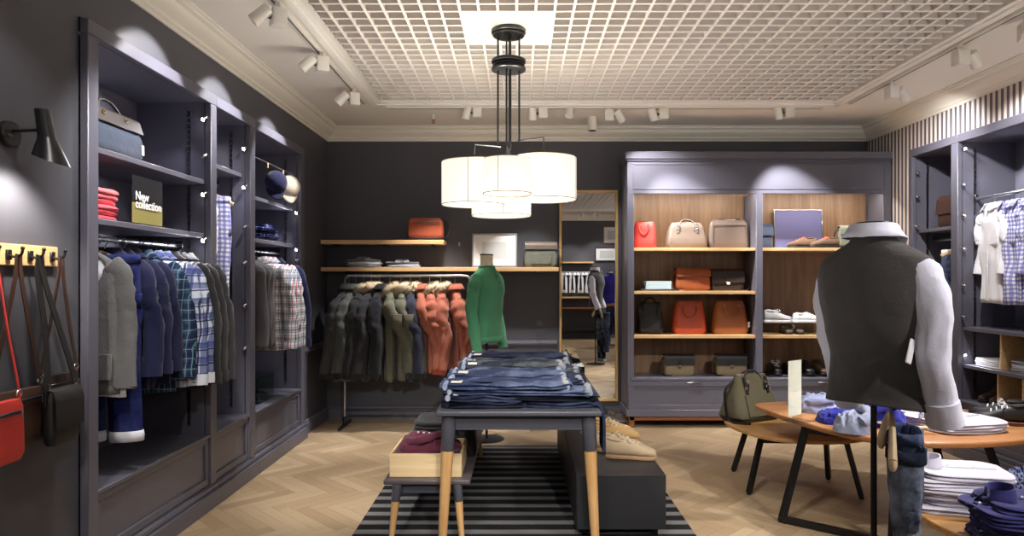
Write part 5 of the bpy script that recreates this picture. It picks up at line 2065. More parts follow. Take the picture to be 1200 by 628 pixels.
M_gsh = [fabric('pale_grey_shirting_%d' % i, c, .12) for i, c in enumerate((srgb(150, 150, 156), srgb(196, 196, 200), srgb(120, 120, 126)))]
z = 1.5712
for i in range(3):
    folded('%s grey folded shirt in the taller stack on the lower oak shelf' % tier(i, 3), 'shirt', (wx(427, 6.95) + .01 * (i % 2), 6.96, z), .34, .24, .026, M_gsh[i], 101 + i, .05 * (i - 1), 'taller stack of grey shirts', has_collar=(i == 2), col_h=.02)
    z += .0258
z = 1.5712
for i in range(2):
    folded('%s grey folded shirt in the lower stack beside the taller stack' % ('bottom' if i == 0 else 'top'), 'shirt', (wx(473, 6.95) - .01 * i, 6.96, z), .33, .24, .026, M_gsh[1 + i], 105 + i, .06 * i, 'lower stack of grey shirts', has_collar=(i == 1), col_h=.018)
    z += .0258
handbag('olive canvas bag with brown leather top next to the white picture', (wx(634, 6.93), 6.97, 1.5712), .33, .11, .245, M_grnc, .06, tx=.98, ty=.7, handles=None, flap=.26, flap_mat=LT_['grey'], trim=LT_['dark'], strap='down', pocket=True, name='shoulder_bag', seed=7, bulge=.03)

# ================================================================== parkas
M_pk = {k: fabric('parka_' + k, c, .12, 700, .5) for k, c in {'charcoal': srgb(58, 58, 60), 'grey': srgb(82, 84, 82), 'black': srgb(44, 44, 47), 'inky': srgb(30, 30, 36), 'olive': srgb(98, 97, 82), 'navy': srgb(44, 45, 60), 'orange': srgb(166, 96, 76)}.items()}
M_fur = plain('pale_brown_fur', srgb(196, 178, 152), .95, bump=.9, bscale=90, var=.35, vscale=40, spec=.1)
M_lining = fabric('dark_lining', srgb(34, 33, 36))
M_rib = {'orange': fabric('rust_rib', srgb(150, 66, 48), .1)}


def fur_ring(t, seed, R=.105):
    m = MB()
    rng = random.Random(seed)
    P = []
    for k in range(22):
        a = lerp(-pi / 2 + .5, 1.5 * pi - .5, k / 21)
        P.append(Vector((R * cos(a) * 1.05, R * .62 * sin(a), .012 + .018 * sin(a) - .05 * max(0, -sin(a)))))
    m.tube(P, [.036 + .012 * pnoise(Vector((k * .9, seed, 0))) for k in range(22)], 12, rf=lambda tt, a: 1 + .55 * pnoise(Vector((cos(a) * 3.5 + seed, sin(a) * 3.5, tt * 34))))
    for k in range(1200):
        i = rng.randrange(22)
        a, b = rng.uniform(0, 2 * pi), rng.uniform(0, pi)
        d = Vector((cos(a) * sin(b), sin(a) * sin(b), cos(b)))
        p = P[i] + d * .028 + Vector((rng.uniform(-.006, .006), rng.uniform(-.006, .006), 0))
        s = d.orthogonal().normalized() * .0036
        e = p + (d + Vector((rng.uniform(-.5, .5), rng.uniform(-.5, .5), -.25))) * rng.uniform(.018, .042)
        m.add([p + s, p - s, e], [(0, 1, 2)])
    obj('fur_collar', m, M_fur, t, ang=80)


def parka(label, loc, rz, mat, seed, fur=False, patch=False, L=.86, SL=.80, W=.48, rib=None, tilt=0., out=.03, fwd=-.06):
    t = thing('winter_parka', label, 'coat', loc, group='winter parkas on the pipe rack', rot=(0, tilt, rz))
    obj('body', garment_body(W, L, .052, seed, fold=.024, neck=.085, hem=W * 1.05, slope=1.9), mat, t, solid=.006, ang=60)
    for s in (-1, 1):
        mb, e, r, d = sleeve(s, W, SL, .092, .068, seed + s, out, fwd, .03, puff=.05, n=22, start=.165)
        sl = obj('sleeve', mb, mat, t, ang=60)
        obj('cuff', MB().tube([e - d * .012, e + d * .015, e + d * .05], [r * .98, r * .92, r * .80], 20, flat=.85, side=(1, 0, 0)), rib or M_lining, sl, ang=60)
        if patch and s == 1:
            p = Vector((W / 2 + .092, fwd * .35, -.30))
            pk = obj('sleeve_pocket', MB().box(p, (.014, .085, .125), .004, rot=Matrix.Rotation(.08, 3, 'Y')), mat, sl, ang=60)
            obj('pocket_badge', MB().box(p + Vector((.009, 0, .052)), (.004, .06, .014), .001), plain('red_badge', srgb(170, 60, 50), .7), pk)
    if fur:
        fur_ring(t, seed)
    else:
        obj('collar', collar(.085, .045, .05, .06, .3), mat, t, solid=.006, ang=60)
    obj('front_zip', MB().ribbon([(0, -.062, -.01), (0, -.066, -.12), (0, -.066, -L * .6), (0, -.056, -L + .02)], .02, .006, (1, 0, 0)), M_gun, t)
    return t


hooks = [409, 417, 426.5, 435.5, 445, 457, 470, 481, 492, 503.5, 516.5, 533]
spec = [('charcoal', 0, 0, 18), ('grey', 0, 0, 14), ('black', 1, 0, 9), ('black', 1, 1, 8), ('inky', 0, 0, 0), ('olive', 1, 1, -10), ('olive', 1, 1, -12), ('navy', 1, 0, -10), ('orange', 0, 0, -14), ('orange', 1, 0, -12), ('orange', 1, 0, -8), ('orange', 0, 0, -14)]
nm = {'charcoal': 'charcoal', 'grey': 'dark grey', 'black': 'black', 'inky': 'inky black', 'olive': 'olive green', 'navy': 'navy', 'orange': 'rust orange'}
lab = ['charcoal parka at the wall end of the pipe rack', 'dark grey parka, second on the rack beside the charcoal one', 'black parka with fur squeezed in front of the badge-sleeved black parka', 'black fur-collared parka with red badge on the sleeve pocket',
       'inky black parka between the badged black and the olive ones', 'olive green parka with whole sleeve pocket, next to the inky black one', 'olive green parka beside the navy one', 'navy parka between olive and rust orange parkas',
       'rust orange parka next to the navy one', 'second rust orange parka from the navy one', 'rust orange parka with fur collar, third from the navy one', 'rust orange parka at the end of the rack by the green sweater']
for i, (px, (k, fu, pa, yw)) in enumerate(zip(hooks, spec)):
    x = wx(px, RY)
    hanger('pale wooden hanger holding the %s parka counted from the wall' % ORD[i], (x, RY, rz_), -pi / 2 - radians(yw), .34, 'wood', 'hangers on the pipe rack', drop=.15)
    parka(lab[i], (x, RY, rz_ - .125), -pi / 2 - radians(yw), M_pk[k], 5 + i * 3.7, bool(fu), bool(pa), fwd=(-.09, -.05, -.06, -.04, 0, .20, .17, .06, .14, .05, 0, .06)[i], rib=M_rib.get(k), L=(.80 if k == 'orange' else .88), SL=(.76 if k == 'orange' else .80), tilt=0, out=.02)

# ================================================================== mannequins
M_form = fabric('linen_mannequin_form', srgb(226, 214, 190), .06)


def mannequin(label, loc, rz, body_mat, sleeve_mat=None, hem=.88, neck=1.60, top=1.67, vest=False, seed=1, collar_mat=None, cuff=None, W=.43, SL=.60, tag=False, sleeve_out=.06, placket=False, name='mannequin', ribs=True, cap=None):
    t = thing(name, label, 'mannequin', loc, rz)
    sleeve_mat = sleeve_mat or body_mat
    L = neck - hem
    hw = W / 2
    tab = [(0, .068, .066), (.02, .082, .072), (.05, hw * .66, .080), (.085, hw * .94, .092), (.13, hw * (1. if not vest else 1.0), .108), (.22, hw * .94, .125), (.38 * L / .7, hw * .86, .116), (.5 * L / .7, hw * .80, .105), (L, hw * .86, .112)]
    rings = []
    N = 72
    zs = [0, .01, .02, .035, .05, .068, .085, .105, .13, .16, .19, .22] + [lerp(.22, L, (i + 1) / 18) for i in range(18)]
    for z in zs:
        a, b = interp(tab, z)
        R = ring3(a, b, neck - z, N, 2.25)
        for i, p in enumerate(R):
            th = 2 * pi * i / N
            k = max(0, z - .15)
            p.y += -.012 * (1 if sin(th) < 0 else .2) * sin(min(1, z / .4) * pi) - (.018 if sin(th) > 0 else 0) * sin(min(1, max(0, z - .35) / .3) * pi)
            f = .006 * sin(th * 4 + seed + z * 6) * k + .018 * pnoise(Vector((p.x * 8 + seed, p.y * 8, p.z * 6))) * min(1, z * 3)
            p.x += cos(th) * f
            p.y += sin(th) * f
            if z == zs[-1]:
                p.z += .008 * sin(th * 2 + seed) + (.012 if sin(th) > 0 else 0)
        rings.append(R)
    obj('vest' if vest else 'sweater_body', MB().loft(rings, True, False, False), body_mat, t, solid=.006, ang=70)
    if ribs:
        R0, R1 = rings[-3], rings[-1]
        obj('hem_rib', MB().loft([[p + (p - Vector((0, 0, p.z))).normalized() * .004 for p in R] for R in (R0, R1)], True, False, False), body_mat, t, solid=.004, ang=70)
    for s in (-1, 1):
        x0 = hw * (.80 if vest else .86)
        P = smoothpath([(s * (x0 - .03), 0, neck - .115), (s * (x0 + .018), 0, neck - .165), (s * (hw + .012), .010, neck - .27), (s * (hw + sleeve_out * .7), .015, neck - .42), (s * (hw + sleeve_out), -.035, neck - SL)], 7)
        if vest and s > 0:
            P = [p + Vector((-.045 * (i / (len(P) - 1)), -.07 * (i / (len(P) - 1)), 0)) for i, p in enumerate(P)]
        n_ = len(P)
        rr = [lerp(.074 if not vest else .068, .050, (i / (n_ - 1)) ** .75) for i in range(n_)]
        rr[0] = .05
        sl = obj('sleeve', MB().tube(P, rr, 22, True, flat=.9, side=(1, 0, 0), rf=lambda tt, a, s=s: 1 + .17 * pnoise(Vector((cos(a) * 2 + seed + s, sin(a) * 2, tt * 9))) + .06 * sin(tt * 26 + a * 2 + seed) * tt), sleeve_mat, t, ang=70)
        e, d, r = P[-1], (P[-1] - P[-3]).normalized(), rr[-1]
        if cuff:
            obj('turned_cuff', MB().tube([e - d * .03, e - d * .028, e + d * .055, e + d * .058], [r * 1.02, r * 1.16, r * 1.20, r * 1.05], 22, True, flat=.9, side=(1, 0, 0)), cuff, sl, ang=50)
        else:
            obj('cuff', MB().tube([e - d * .02, e, e + d * .05], [r * 1.04, r * 1.0, r * .96], 22, True, flat=.9, side=(1, 0, 0)), sleeve_mat, sl, ang=50)
    obj('neck_form', MB().lathe([(.063, neck - .05), (.060, neck), (.056, top - .012), (.058, top)], 32), M_form, t)
    obj('neck_cap', MB().lathe([(.060, top + .0005), (.062, top + .006), (.058, top + .012)], 32), cap or M_blacks, t)
    if collar_mat:
        c = collar(.074, .052, .048, .070, .28, 44, .018, .03)
        o = obj('shirt_collar', c, collar_mat, t, solid=.003, ang=60)
        o.location = (0, 0, neck - .006)
    else:
        obj('neck_rib', MB().tube([(.072 * cos(a), .070 * sin(a), neck + .004) for a in [2 * pi * k / 32 for k in range(32)]], .008, 8, cyc=True), body_mat, t)
    if placket:
        m = MB().ribbon([(0, -.075, neck), (0, -.098, neck - .06), (0, -.128, neck - .18)], .032, .006, (1, 0, 0))
        pk = obj('button_placket', m, body_mat, t)
        m = MB()
        for k, (yy, zz) in enumerate(((-.086, neck - .02), (-.108, neck - .08), (-.126, neck - .14))):
            m.sphere((0, yy - .004, zz), .006, u=10, v=6)
        obj('buttons', m, M_dbtn, pk)
    if tag:
        obj('swing_tag', MB().box((-(hw * .88), .085, neck - .40), (.006, .030, .085), .002, rot=Matrix.Rotation(.35, 3, 'X')), plain('white_tag', srgb(240, 240, 245), .4), t)
    obj('pole', MB().cyl((0, 0, .012), (0, 0, neck - .12), .011, n=14), M_black, t)
    obj('base_plate', MB().lathe([(.16, 0), (.16, .008), (.15, .012)], 48), M_blacks, t, ang=30)
    return t


M_green = fabric('bottle_green_knit', srgb(80, 146, 108), .14, 420, .4)
mannequin('mannequin in a bottle green henley sweater beside the parkas', (wx(570, 6.15), 6.18, 0), radians(62), M_green, hem=.885, neck=1.56, top=1.665, seed=2, placket=True, W=.42, SL=.70, sleeve_out=.02, cap=M_blacks)

# ================================================================== in the bag cabinet (shelves at 1.758 / 1.333 / .90 / .484)
def bc_(px, Y=6.86):
    return wx(px, Y)


Z1, Z2, Z3, Z4 = 1.7585, 1.3335, .9005, .4845
handbag('bright red leather tote leaning at the end of the top cabinet shelf', (bc_(756), 6.88, Z1), .22, .12, .265, LT_['red'], radians(-20), tx=.92, ty=.5, handles='down', hh=.10, metal=M_brass, name='tote_bag', seed=2)
handbag('taupe leather handbag with two buckled straps on the top cabinet shelf', (bc_(804), 6.87, Z1), .40, .17, .255, LT_['taupe'], .0, tx=.80, ty=.5, handles='up', hh=.03, straps=True, name='handbag', seed=6, bulge=.05)
handbag('grey-taupe leather briefcase beside the taupe handbag', (bc_(854), 6.88, Z1), .41, .10, .285, LT_['grey'], .0, tx=.92, ty=.7, handles=None, pocket=False, name='briefcase', seed=8, bulge=.015)
b = bpy.data.objects['briefcase']
for xx in (-.07, .09):
    obj('handle_ring', MB().tube([(xx + .02 * cos(a), -.005, .286 + .014 * sin(a)) for a in [2 * pi * k / 14 for k in range(14)]], .005, 6, cyc=True), M_chrome, b)
obj('piping', MB().tube([(-.165, -.050, .03), (-.16, -.047, .235), (.16, -.047, .235), (.17, -.050, .03)], .004, 8), LT_['grey'], b)

# books on a tray
single('display_tray', MB().bx(-.19, .19, -.10, .10, 0, .018, .003), M_gun, 'flat dark tray under the pale blue books', 'tray', (bc_(771), 6.86, Z2))
z = Z2 + .0185
for i in range(3):
    t = thing('book', '%s pale blue-white book on the tray' % tier(i, 3), 'book', (bc_(770), 6.86, z), .02 * (i - 1), 'pale books on the tray')
    obj('cover', MB().bx(-.125, .125, -.085, -.083, .0, .026).bx(-.125, .125, -.085, .085, 0, .003, .001).bx(-.125, .125, -.085, .085, .023, .026, .001), plain('pale_blue_cover', srgb(196, 222, 232), .4), t)
    obj('pages', MB().bx(-.121, .121, -.082, .082, .003, .023), M_pap, t)
    z += .0263
handbag('cognac leather messenger bag on the second cabinet shelf', (bc_(811), 6.87, Z2), .36, .13, .215, LT_['cognac'], radians(8), tx=.94, ty=.7, handles=None, flap=.34, strap='left', name='messenger_bag', seed=9, bulge=.03)
handbag('dark brown leather satchel with white buckles on the second cabinet shelf', (bc_(852), 6.87, Z2), .32, .12, .205, LT_['dark'], radians(-4), tx=.97, ty=.75, handles=None, flap=.6, closure=True, strap='down', name='satchel', seed=10, bulge=.02, metal=plain('ivory_buckle', srgb(230, 224, 210), .4))
backpack('black backpack on the third cabinet shelf', (bc_(762), 6.87, Z3), .27, .15, .31, LT_['black'], radians(-12))
handbag('orange leather top-handle bag on the third cabinet shelf', (bc_(807), 6.86, Z3), .345, .15, .325, LT_['orange'], 0, tx=.80, ty=.55, handles='down', hh=.12, name='handbag', seed=11, r=.05, bulge=.02)
handbag('tan leather top-handle bag with price tag on the third cabinet shelf', (bc_(855), 6.86, Z3), .37, .15, .325, LT_['tan'], 0, tx=.78, ty=.55, handles='down', hh=.12, name='handbag', seed=12, r=.05, bulge=.02, tag=True)
for i, px in enumerate((795, 856)):
    handbag('sand canvas satchel with black flap, %s' % ('below the orange bag' if i == 0 else 'below the tan bag'), (bc_(px), 6.86, Z4), .30, .11, .205, M_sand, radians(3 - 5 * i), tx=.98, ty=.75, handles=None, flap=.48, flap_mat=LT_['black'], trim=LT_['black'], closure=True, strap='left', name='satchel', seed=13 + i, bulge=.02, group='canvas satchels on the bottom shelf')

handbag('slate blue pouch bag standing beside the lavender picture', (bc_(900), 6.93, Z1), .13, .11, .24, M_navyc, radians(0), tx=.9, ty=.5, handles=None, flap=.45, flap_mat=M_navyc, name='pouch_bag', seed=15)
picture('plain lavender picture in a silver frame on the top cabinet shelf', (bc_(937, 6.96), 6.985, Z1 + .001), .50, .405, M_silver, None, -.09, .012, M_lav)
M_suede = fabric('brown_suede', srgb(104, 82, 66), .18)
for i, (px, yy, rz) in enumerate(((941, 6.75, 2.95), (965, 6.76, 3.05))):
    shoe('brown suede desert boot with orange laces, %s' % ('toe toward the lavender picture' if i == 0 else 'nearer the grey-green bag'), (bc_(px, 6.78) , yy + .07 * (1 - i), Z1), rz, M_suede, L=.27, ankle=.085, lace=plain('orange_lace', srgb(216, 110, 70), .7), name='suede_boot', cat='boot', group='brown suede boots beside the picture')
handbag('small grey-green canvas camera bag beside the suede boots', (bc_(998), 6.86, Z1), .27, .14, .215, M_grnc, radians(-6), tx=.92, ty=.8, handles=None, flap=.35, flap_mat=M_grnc, trim=LT_['black'], closure=True, strap='left', name='camera_bag', seed=17)

# glass riser with sneakers
rxc = bc_(925, 6.84)
t = thing('glass_riser', 'low glass riser under the white sneakers', 'display riser', (rxc, 6.86, Z3))
obj('top_pane', MB().bx(-.28, .28, -.13, .13, .112, .118, .001), M_glassg, t)
for xx in (-.24, .20):
    obj('side_pane', MB().bx(xx - .003, xx + .003, -.12, .12, 0, .1115, .001), M_glassg, t)
M_wsn = fabric('white_grey_suede', srgb(200, 200, 204), .08)
for i, (px, yy, rz, mt) in enumerate(((911, 6.80, 0., 0), (913, 6.92, .0, 0), (945, 6.80, .05, 1), (947, 6.92, .05, 1))):
    shoe(('pale grey high sneaker on the glass riser, %s of its pair' if mt == 0 else 'white low sneaker on the glass riser, %s of its pair') % ('front one' if i % 2 == 0 else 'rear one'), (bc_(px, yy), yy, Z3 + .1185), rz, M_wsn if mt == 0 else M_wht,
         sole=plain('white_rubber', srgb(232, 232, 232), .5), L=.26, w=.09, h=.06, ankle=.10 if mt == 0 else .07, lace=M_wht, name='sneaker', cat='sneaker', group='pale sneakers on the glass riser')
for i, px in enumerate((921, 934)):
    shoe('brown suede loafer under the glass riser, %s' % ('nearer the grey sneaker' if i == 0 else 'below the white sneaker'), (bc_(px, 6.86), 6.86, Z3 + .0005), -pi / 2, M_suede, L=.225, w=.085, h=.045, ankle=.06, name='loafer', cat='shoe', group='loafers under the riser')
single('display_tray', MB().bx(-.33, .33, -.11, .11, 0, .016, .003), M_blacks, 'wide black tray with dark shoes on the bottom cabinet shelf', 'tray', (bc_(935), 6.86, Z4))
for i, (px, yy, rz) in enumerate(((909, 6.86, -1.75), (927, 6.87, -1.4), (944, 6.85, -1.5), (961, 6.86, -1.45))):
    shoe(('black leather ankle boot on the wide black tray, %s', )[0] % ('heel toward the divider', 'second from the divider', 'third from the divider', 'last behind the mannequin')[i], (bc_(px), yy, Z4 + .0165), rz, LT_['black'] if i != 3 else M_suede, L=.25, ankle=.11 if i != 1 else .07, lace=M_wht if i == 0 else M_black, name='ankle_boot', cat='boot', group=None)
# ================================================================== jeans on the long table
DN = {'dark': denim('dark_indigo_denim', srgb(30, 34, 54), srgb(84, 94, 124), .4), 'mid': denim('mid_blue_denim', srgb(54, 64, 94), srgb(128, 142, 174), .55),
      'grey': denim('washed_grey_denim', srgb(42, 48, 62), srgb(128, 132, 136), .55), 'black': denim('blue_black_denim', srgb(22, 24, 36), srgb(60, 66, 86), .3), 'faded': denim('faded_black_denim', srgb(24, 28, 44), srgb(160, 172, 198), .6), 'pale': denim('pale_blue_denim', srgb(146, 156, 182), srgb(212, 218, 230), .6)}
M_inner = denim('reverse_denim', srgb(150, 156, 166), srgb(206, 208, 210), .5)
rows = [(3.80, ['black', 'dark', 'mid', 'mid']), (4.20, ['dark', 'mid', 'dark', 'mid']), (4.62, ['dark', 'black', 'grey', 'grey']), (5.05, ['black', 'dark', 'grey']), (5.48, ['black', 'grey', 'dark'])]
rw = ['front row', 'second row', 'middle row', 'fourth row', 'rear row']
for r, (y, cs) in enumerate(rows):
    z = TH + .0005
    for i, c in enumerate(cs):
        T = .033
        rng = random.Random(r * 10 + i)
        L = .80 if i % 2 == 0 else .70
        x = -.40 + L / 2 + rng.uniform(-.018, .02)
        short = (r == 0 and i < 2)
        if short:
            L = .42
            x = -.19
        hang = 0.
        top = i == len(cs) - 1
        dd = .34 if r else .27
        jeans('%s %s jeans of the stack in the %s' % (tier(i, len(cs)), {'dark': 'dark indigo', 'mid': 'mid blue', 'grey': 'washed grey', 'black': 'blue-black'}[c], rw[r]),
              (x, y + rng.uniform(-.012, .012), z), L, dd, T, DN[c], r * 17 + i * 5.3, rz=rng.uniform(-.07, .07), cuff=M_inner if (top or i == len(cs) - 2) else None, inner=DN['pale'] if (top or i == len(cs) - 2) else M_inner if i % 2 else None)
        z += T * 1.02
jeans('dark jeans draped over the corner of the long table', (.225, 3.82, TH + .0005), .40, .26, .030, DN['dark'], 77, rz=-.03, hang=.24)
jeans('blue-black jeans lying on the draped pair at the table corner', (.20, 3.83, TH + .0335), .46, .26, .030, DN['black'], 79, rz=.03)

# bench: maroon sweaters in the crate, black pile behind, black bag hanging beside
M_maroon = fabric('maroon_jersey', srgb(92, 40, 58), .16)
M_blk = fabric('black_jersey', srgb(30, 29, 31), .15)
cxx = wx(498.5, 3.80)
zc = BH + .0105
for i in range(3):
    folded('%s maroon sweater lying in the maple crate' % tier(i, 3), 'sweater', (cxx, 3.99, zc), .355, .335, .042, M_maroon, 120 + i, .0, 'maroon sweaters in the crate', 'folded_sweater', layers=2)
    zc += .0415
crumpled('rumpled maroon cardigan with pale buttons heaped in the maple crate', 'cardigan', (cxx + .0, 3.99, zc), .34, .31, .085, M_maroon, 9, .2, None, 'rumpled_cardigan', M_btn)
zb = BH + .0005
for i in range(4):
    folded('%s black sweater folded on the low bench behind the crate' % tier(i, 4), 'sweater', (-.50 + .01 * (i % 2), 4.47, zb), .36, .36, .05, M_blk, 130 + i, .03 * (i % 3 - 1), 'black sweaters behind the crate', 'folded_sweater')
    zb += .0498
zb = BH + .0005
for i in range(2):
    folded('%s charcoal sweater folded at the far end of the low bench' % ('bottom' if i == 0 else 'top'), 'sweater', (-.50, 5.08, zb), .36, .36, .045, M_pk['inky'], 140 + i, .04 * (i % 2), 'charcoal sweaters on the bench', 'folded_sweater')
    zb += .0448
t = handbag('soft black tote slumped on the bench behind the crate under the table', (-.325, 3.97 + .36, BH + .0005), .12, .22, .25, LT_['black'], 0, tx=.8, ty=.6, handles='up', hh=.05, name='tote_bag', seed=19)

# shoes on the plinth
M_tansuede = fabric('tan_suede', srgb(168, 148, 120), .15)
M_yell = fabric('camel_suede', srgb(176, 140, 92), .15)
M_sole = plain('crepe_sole', srgb(150, 118, 84), .7)
M_lace = plain('beige_lace', srgb(200, 184, 156), .8)
for i, (y, dx) in enumerate(((4.16, .02), (4.32, -.02))):
    shoe('beige suede lace-up shoe on the black bench, %s of its pair' % ('front one' if i == 0 else 'rear one'), (.665 + dx, y, .3605), -.18, M_tansuede, M_sole, L=.30, w=.105, h=.078, ankle=.095, lace=M_lace, name='suede_shoe', group='beige suede shoes')
for i, (y, dx) in enumerate(((4.62, .0), (4.79, -.02))):
    shoe('camel suede lace-up shoe behind the beige pair, %s of its pair' % ('front one' if i == 0 else 'rear one'), (.67 + dx, y, .3605), -.15, M_yell, M_sole, L=.29, w=.10, h=.075, ankle=.09, lace=M_lace, name='suede_shoe', group='camel suede shoes')
for i, y in enumerate((5.05, 5.22)):
    shoe('dark shoe at the far end of the black bench, %s of its pair' % ('front one' if i == 0 else 'rear one'), (.66, y, .3605), -.1, LT_['dark'], M_black, L=.28, lace=M_black, name='leather_shoe', group='dark shoes on the black bench')

# ================================================================== round wood table
M_ltblue = fabric('pale_blue_shirting', srgb(168, 176, 214), .1)
M_grblue = fabric('grey_blue_shirting', srgb(150, 156, 180), .12)
M_pale = fabric('pale_lilac_shirting', srgb(200, 196, 210), .06)
M_palein = fabric('lilac_inner', srgb(150, 152, 205), .08)
RT_ = RT + .0005
crumpled('pale blue shirt loosely heaped beside the acrylic sign holder', 'shirt', (wx(972, 4.40), 4.42, RT_), .36, .34, .115, M_ltblue, 3, -.3, None, 'rumpled_shirt')
crumpled('second pale blue shirt heaped near the olive holdall', 'shirt', (wx(937, 4.66), 4.64, RT_), .17, .14, .07, M_ltblue, 5, .6, None, 'rumpled_shirt')
crumpled('navy sweater crumpled between the pale blue and grey-blue shirts', 'sweater', (wx(982, 4.08), 4.08, RT_), .26, .20, .085, M_royal, 7, .2, None, 'rumpled_sweater')
crumpled('grey-blue shirt crumpled at the front rim of the wood table', 'shirt', (wx(1002, 3.80), 3.82, RT_), .22, .20, .125, M_grblue, 11, .9, None, 'rumpled_shirt')
crumpled('royal blue sweater heaped behind the dark jeans on the wood table', 'sweater', (2.09, 4.0, RT_), .29, .24, .145, M_royal, 13, -.1, None, 'rumpled_sweater')
z = RT_
for i in range(2):
    folded('%s pale shirt folded flat on the wood table between the blue sweater and the shoes' % ('bottom' if i == 0 else 'top'), 'shirt', (2.49 + .01 * i, 3.92, z), .40, .42, .030, M_pale, 151 + i, radians(-80) + .08 * i, 'flat pale shirts by the shoes', has_collar=(i == 1), collar_mat=M_pale)
    z += .0298
folded('pale lilac shirt folded on the wood table behind the flat pale shirts', 'shirt', (2.50, 4.38, RT_), .36, .30, .034, M_pale, 155, radians(-70), None, has_collar=True)
folded('violet blue pouch-like folded cloth on the flat pale shirts', 'cloth', (2.38, 3.95, z), .075, .10, .07, M_royal, 156, .3, None, 'folded_cloth')
hanger('pale wooden hanger lying on the rim of the wood table', (2.06, 3.74, RT + .028), 0, .36, 'wood').rotation_euler = (radians(90), 0, radians(-40))
for i, (x, y, rz) in enumerate(((2.82, 4.0, 2.75), (2.90, 4.14, 2.6))):
    shoe('black leather shoe with brown sole on the wood table, %s' % ('toe toward the pale shirts' if i == 0 else 'behind its mate'), (x, y, RT_), rz, LT_['black'], plain('brown_sole', srgb(112, 66, 40), .5), L=.29, lace=M_wht, name='leather_shoe', group='black shoes with brown soles', lining=LT_['tan'])

# olive holdall
t = handbag('olive canvas holdall with black leather trim on the low side table', (1.70, 5.03, LT + .0005), .44, .27, .33, M_olivec, radians(28), tx=.70, ty=.22, handles='up', hh=.025, trim=LT_['black'], metal=M_chrome, pocket=True, straps=True, name='holdall_bag', seed=21, r=.06, bulge=.04, strap='left')
obj('base_trim', MB().loft([[p + Vector((p.x * .02, p.y * .02, -.0)) for p in R] for R in body_rings(.44, .27, .33, .70, .22, .06, 21, .04)[:2]], True, True, False), LT_['black'], t, ang=60)

# ================================================================== stacks on the low front table
FT_ = FT + .0005
M_nv = fabric('deep_navy_shirting', srgb(46, 44, 98), .12)
z = FT_
for i in range(6):
    folded('%s pale lilac-white shirt in the stack on the low front table' % tier(i, 6), 'shirt', (2.02 + .016 * ((i * 3) % 4 - 1.5), 3.16 + .016 * ((i * 5) % 3 - 1), z), .30, .38, .030, M_pale, 160 + i, radians(-104) + .11 * ((i * 2) % 3 - 1), 'pale shirts on the low front table', has_collar=True, collar_mat=M_pale if i < 5 else M_pale, col_h=.012 if i < 5 else .045)
    z += .0296
z = FT_
for i in range(6):
    folded('%s deep navy shirt in the stack on the low front table' % tier(i, 6), 'shirt', (2.04 + .016 * ((i * 3) % 4 - 1.5), 2.72 + .016 * ((i * 5) % 3 - 1), z), .30, .38, .029, M_nv, 170 + i, radians(-100) + .11 * ((i * 2) % 3 - 1), 'navy shirts on the low front table', has_collar=True, col_h=.012 if i < 5 else .045)
    z += .0286
M_pattern = plaid('speckled_navy_cloth', srgb(36, 42, 84), [(0, .012, 0, .4, srgb(170, 180, 210), .55), (1, .017, 0, .35, srgb(150, 160, 200), .45)], ('X', 'Y'))
crumpled('speckled navy scarf heaped behind the pale shirt stack on the low table', 'scarf', (2.46, 3.26, FT_), .30, .24, .16, M_pattern, 17, .2, None, 'rumpled_scarf')
# ================================================================== vest mannequin in front
M_vest = fabric('charcoal_wool_vest', srgb(68, 65, 65), .22, 420, .5)
M_shirtw = fabric('crisp_pale_shirting', srgb(206, 206, 222), .05)
MX, MY = 1.31, 2.52
mannequin('mannequin seen from behind in charcoal vest over pale shirt', (MX, MY, 0), radians(119), M_vest, M_shirtw, hem=.985, neck=1.605, top=1.648, vest=True, seed=4, collar_mat=M_shirtw, cuff=M_shirtw, W=.43, SL=.60, tag=True, sleeve_out=.012, ribs=False)

# jeans on a contoured hanger below the vest
t = thing('contour_hanger', 'broad pale wooden hanger hooked on the pole below the charcoal vest', 'hanger', (MX + .045, MY - .03, .955), radians(68))
m = MB()
for s in (-1, 1):
    P = smoothpath([(0, 0, 0), (s * .05, 0, -.012), (s * .11, .006, -.065), (s * .17, .012, -.135)], 6)
    m.tube(P, [lerp(.014, .030, k / (len(P) - 1)) for k in range(len(P))], 12, flat=.5, side=(0, 0, 1))
    m.sphere(P[-1], .030, (.7, .5, 1), 12, 8)
obj('arms', m, M_hanger, t)
obj('hook', MB().tube(smoothpath([(0, 0, .01), (0, 0, .04), (-.02, 0, .055), (-.045, 0, .045)], 5), .0025, 6), M_steel, t)
trousers('blue-black jeans with faded thigh hanging below the charcoal vest', (MX + .085, MY - .06, .845), radians(66), DN['faded'], L=.80, W=.24, seed=3, name='hanging_jeans', cat='jeans', belt=DN['dark'], lean=.05, cuff=M_inner)
trousers('mid blue jeans hanging behind the blue-black pair', (MX + .15, MY + .07, .88), radians(68), DN['mid'], L=.66, W=.24, seed=6, name='hanging_jeans', cat='jeans')

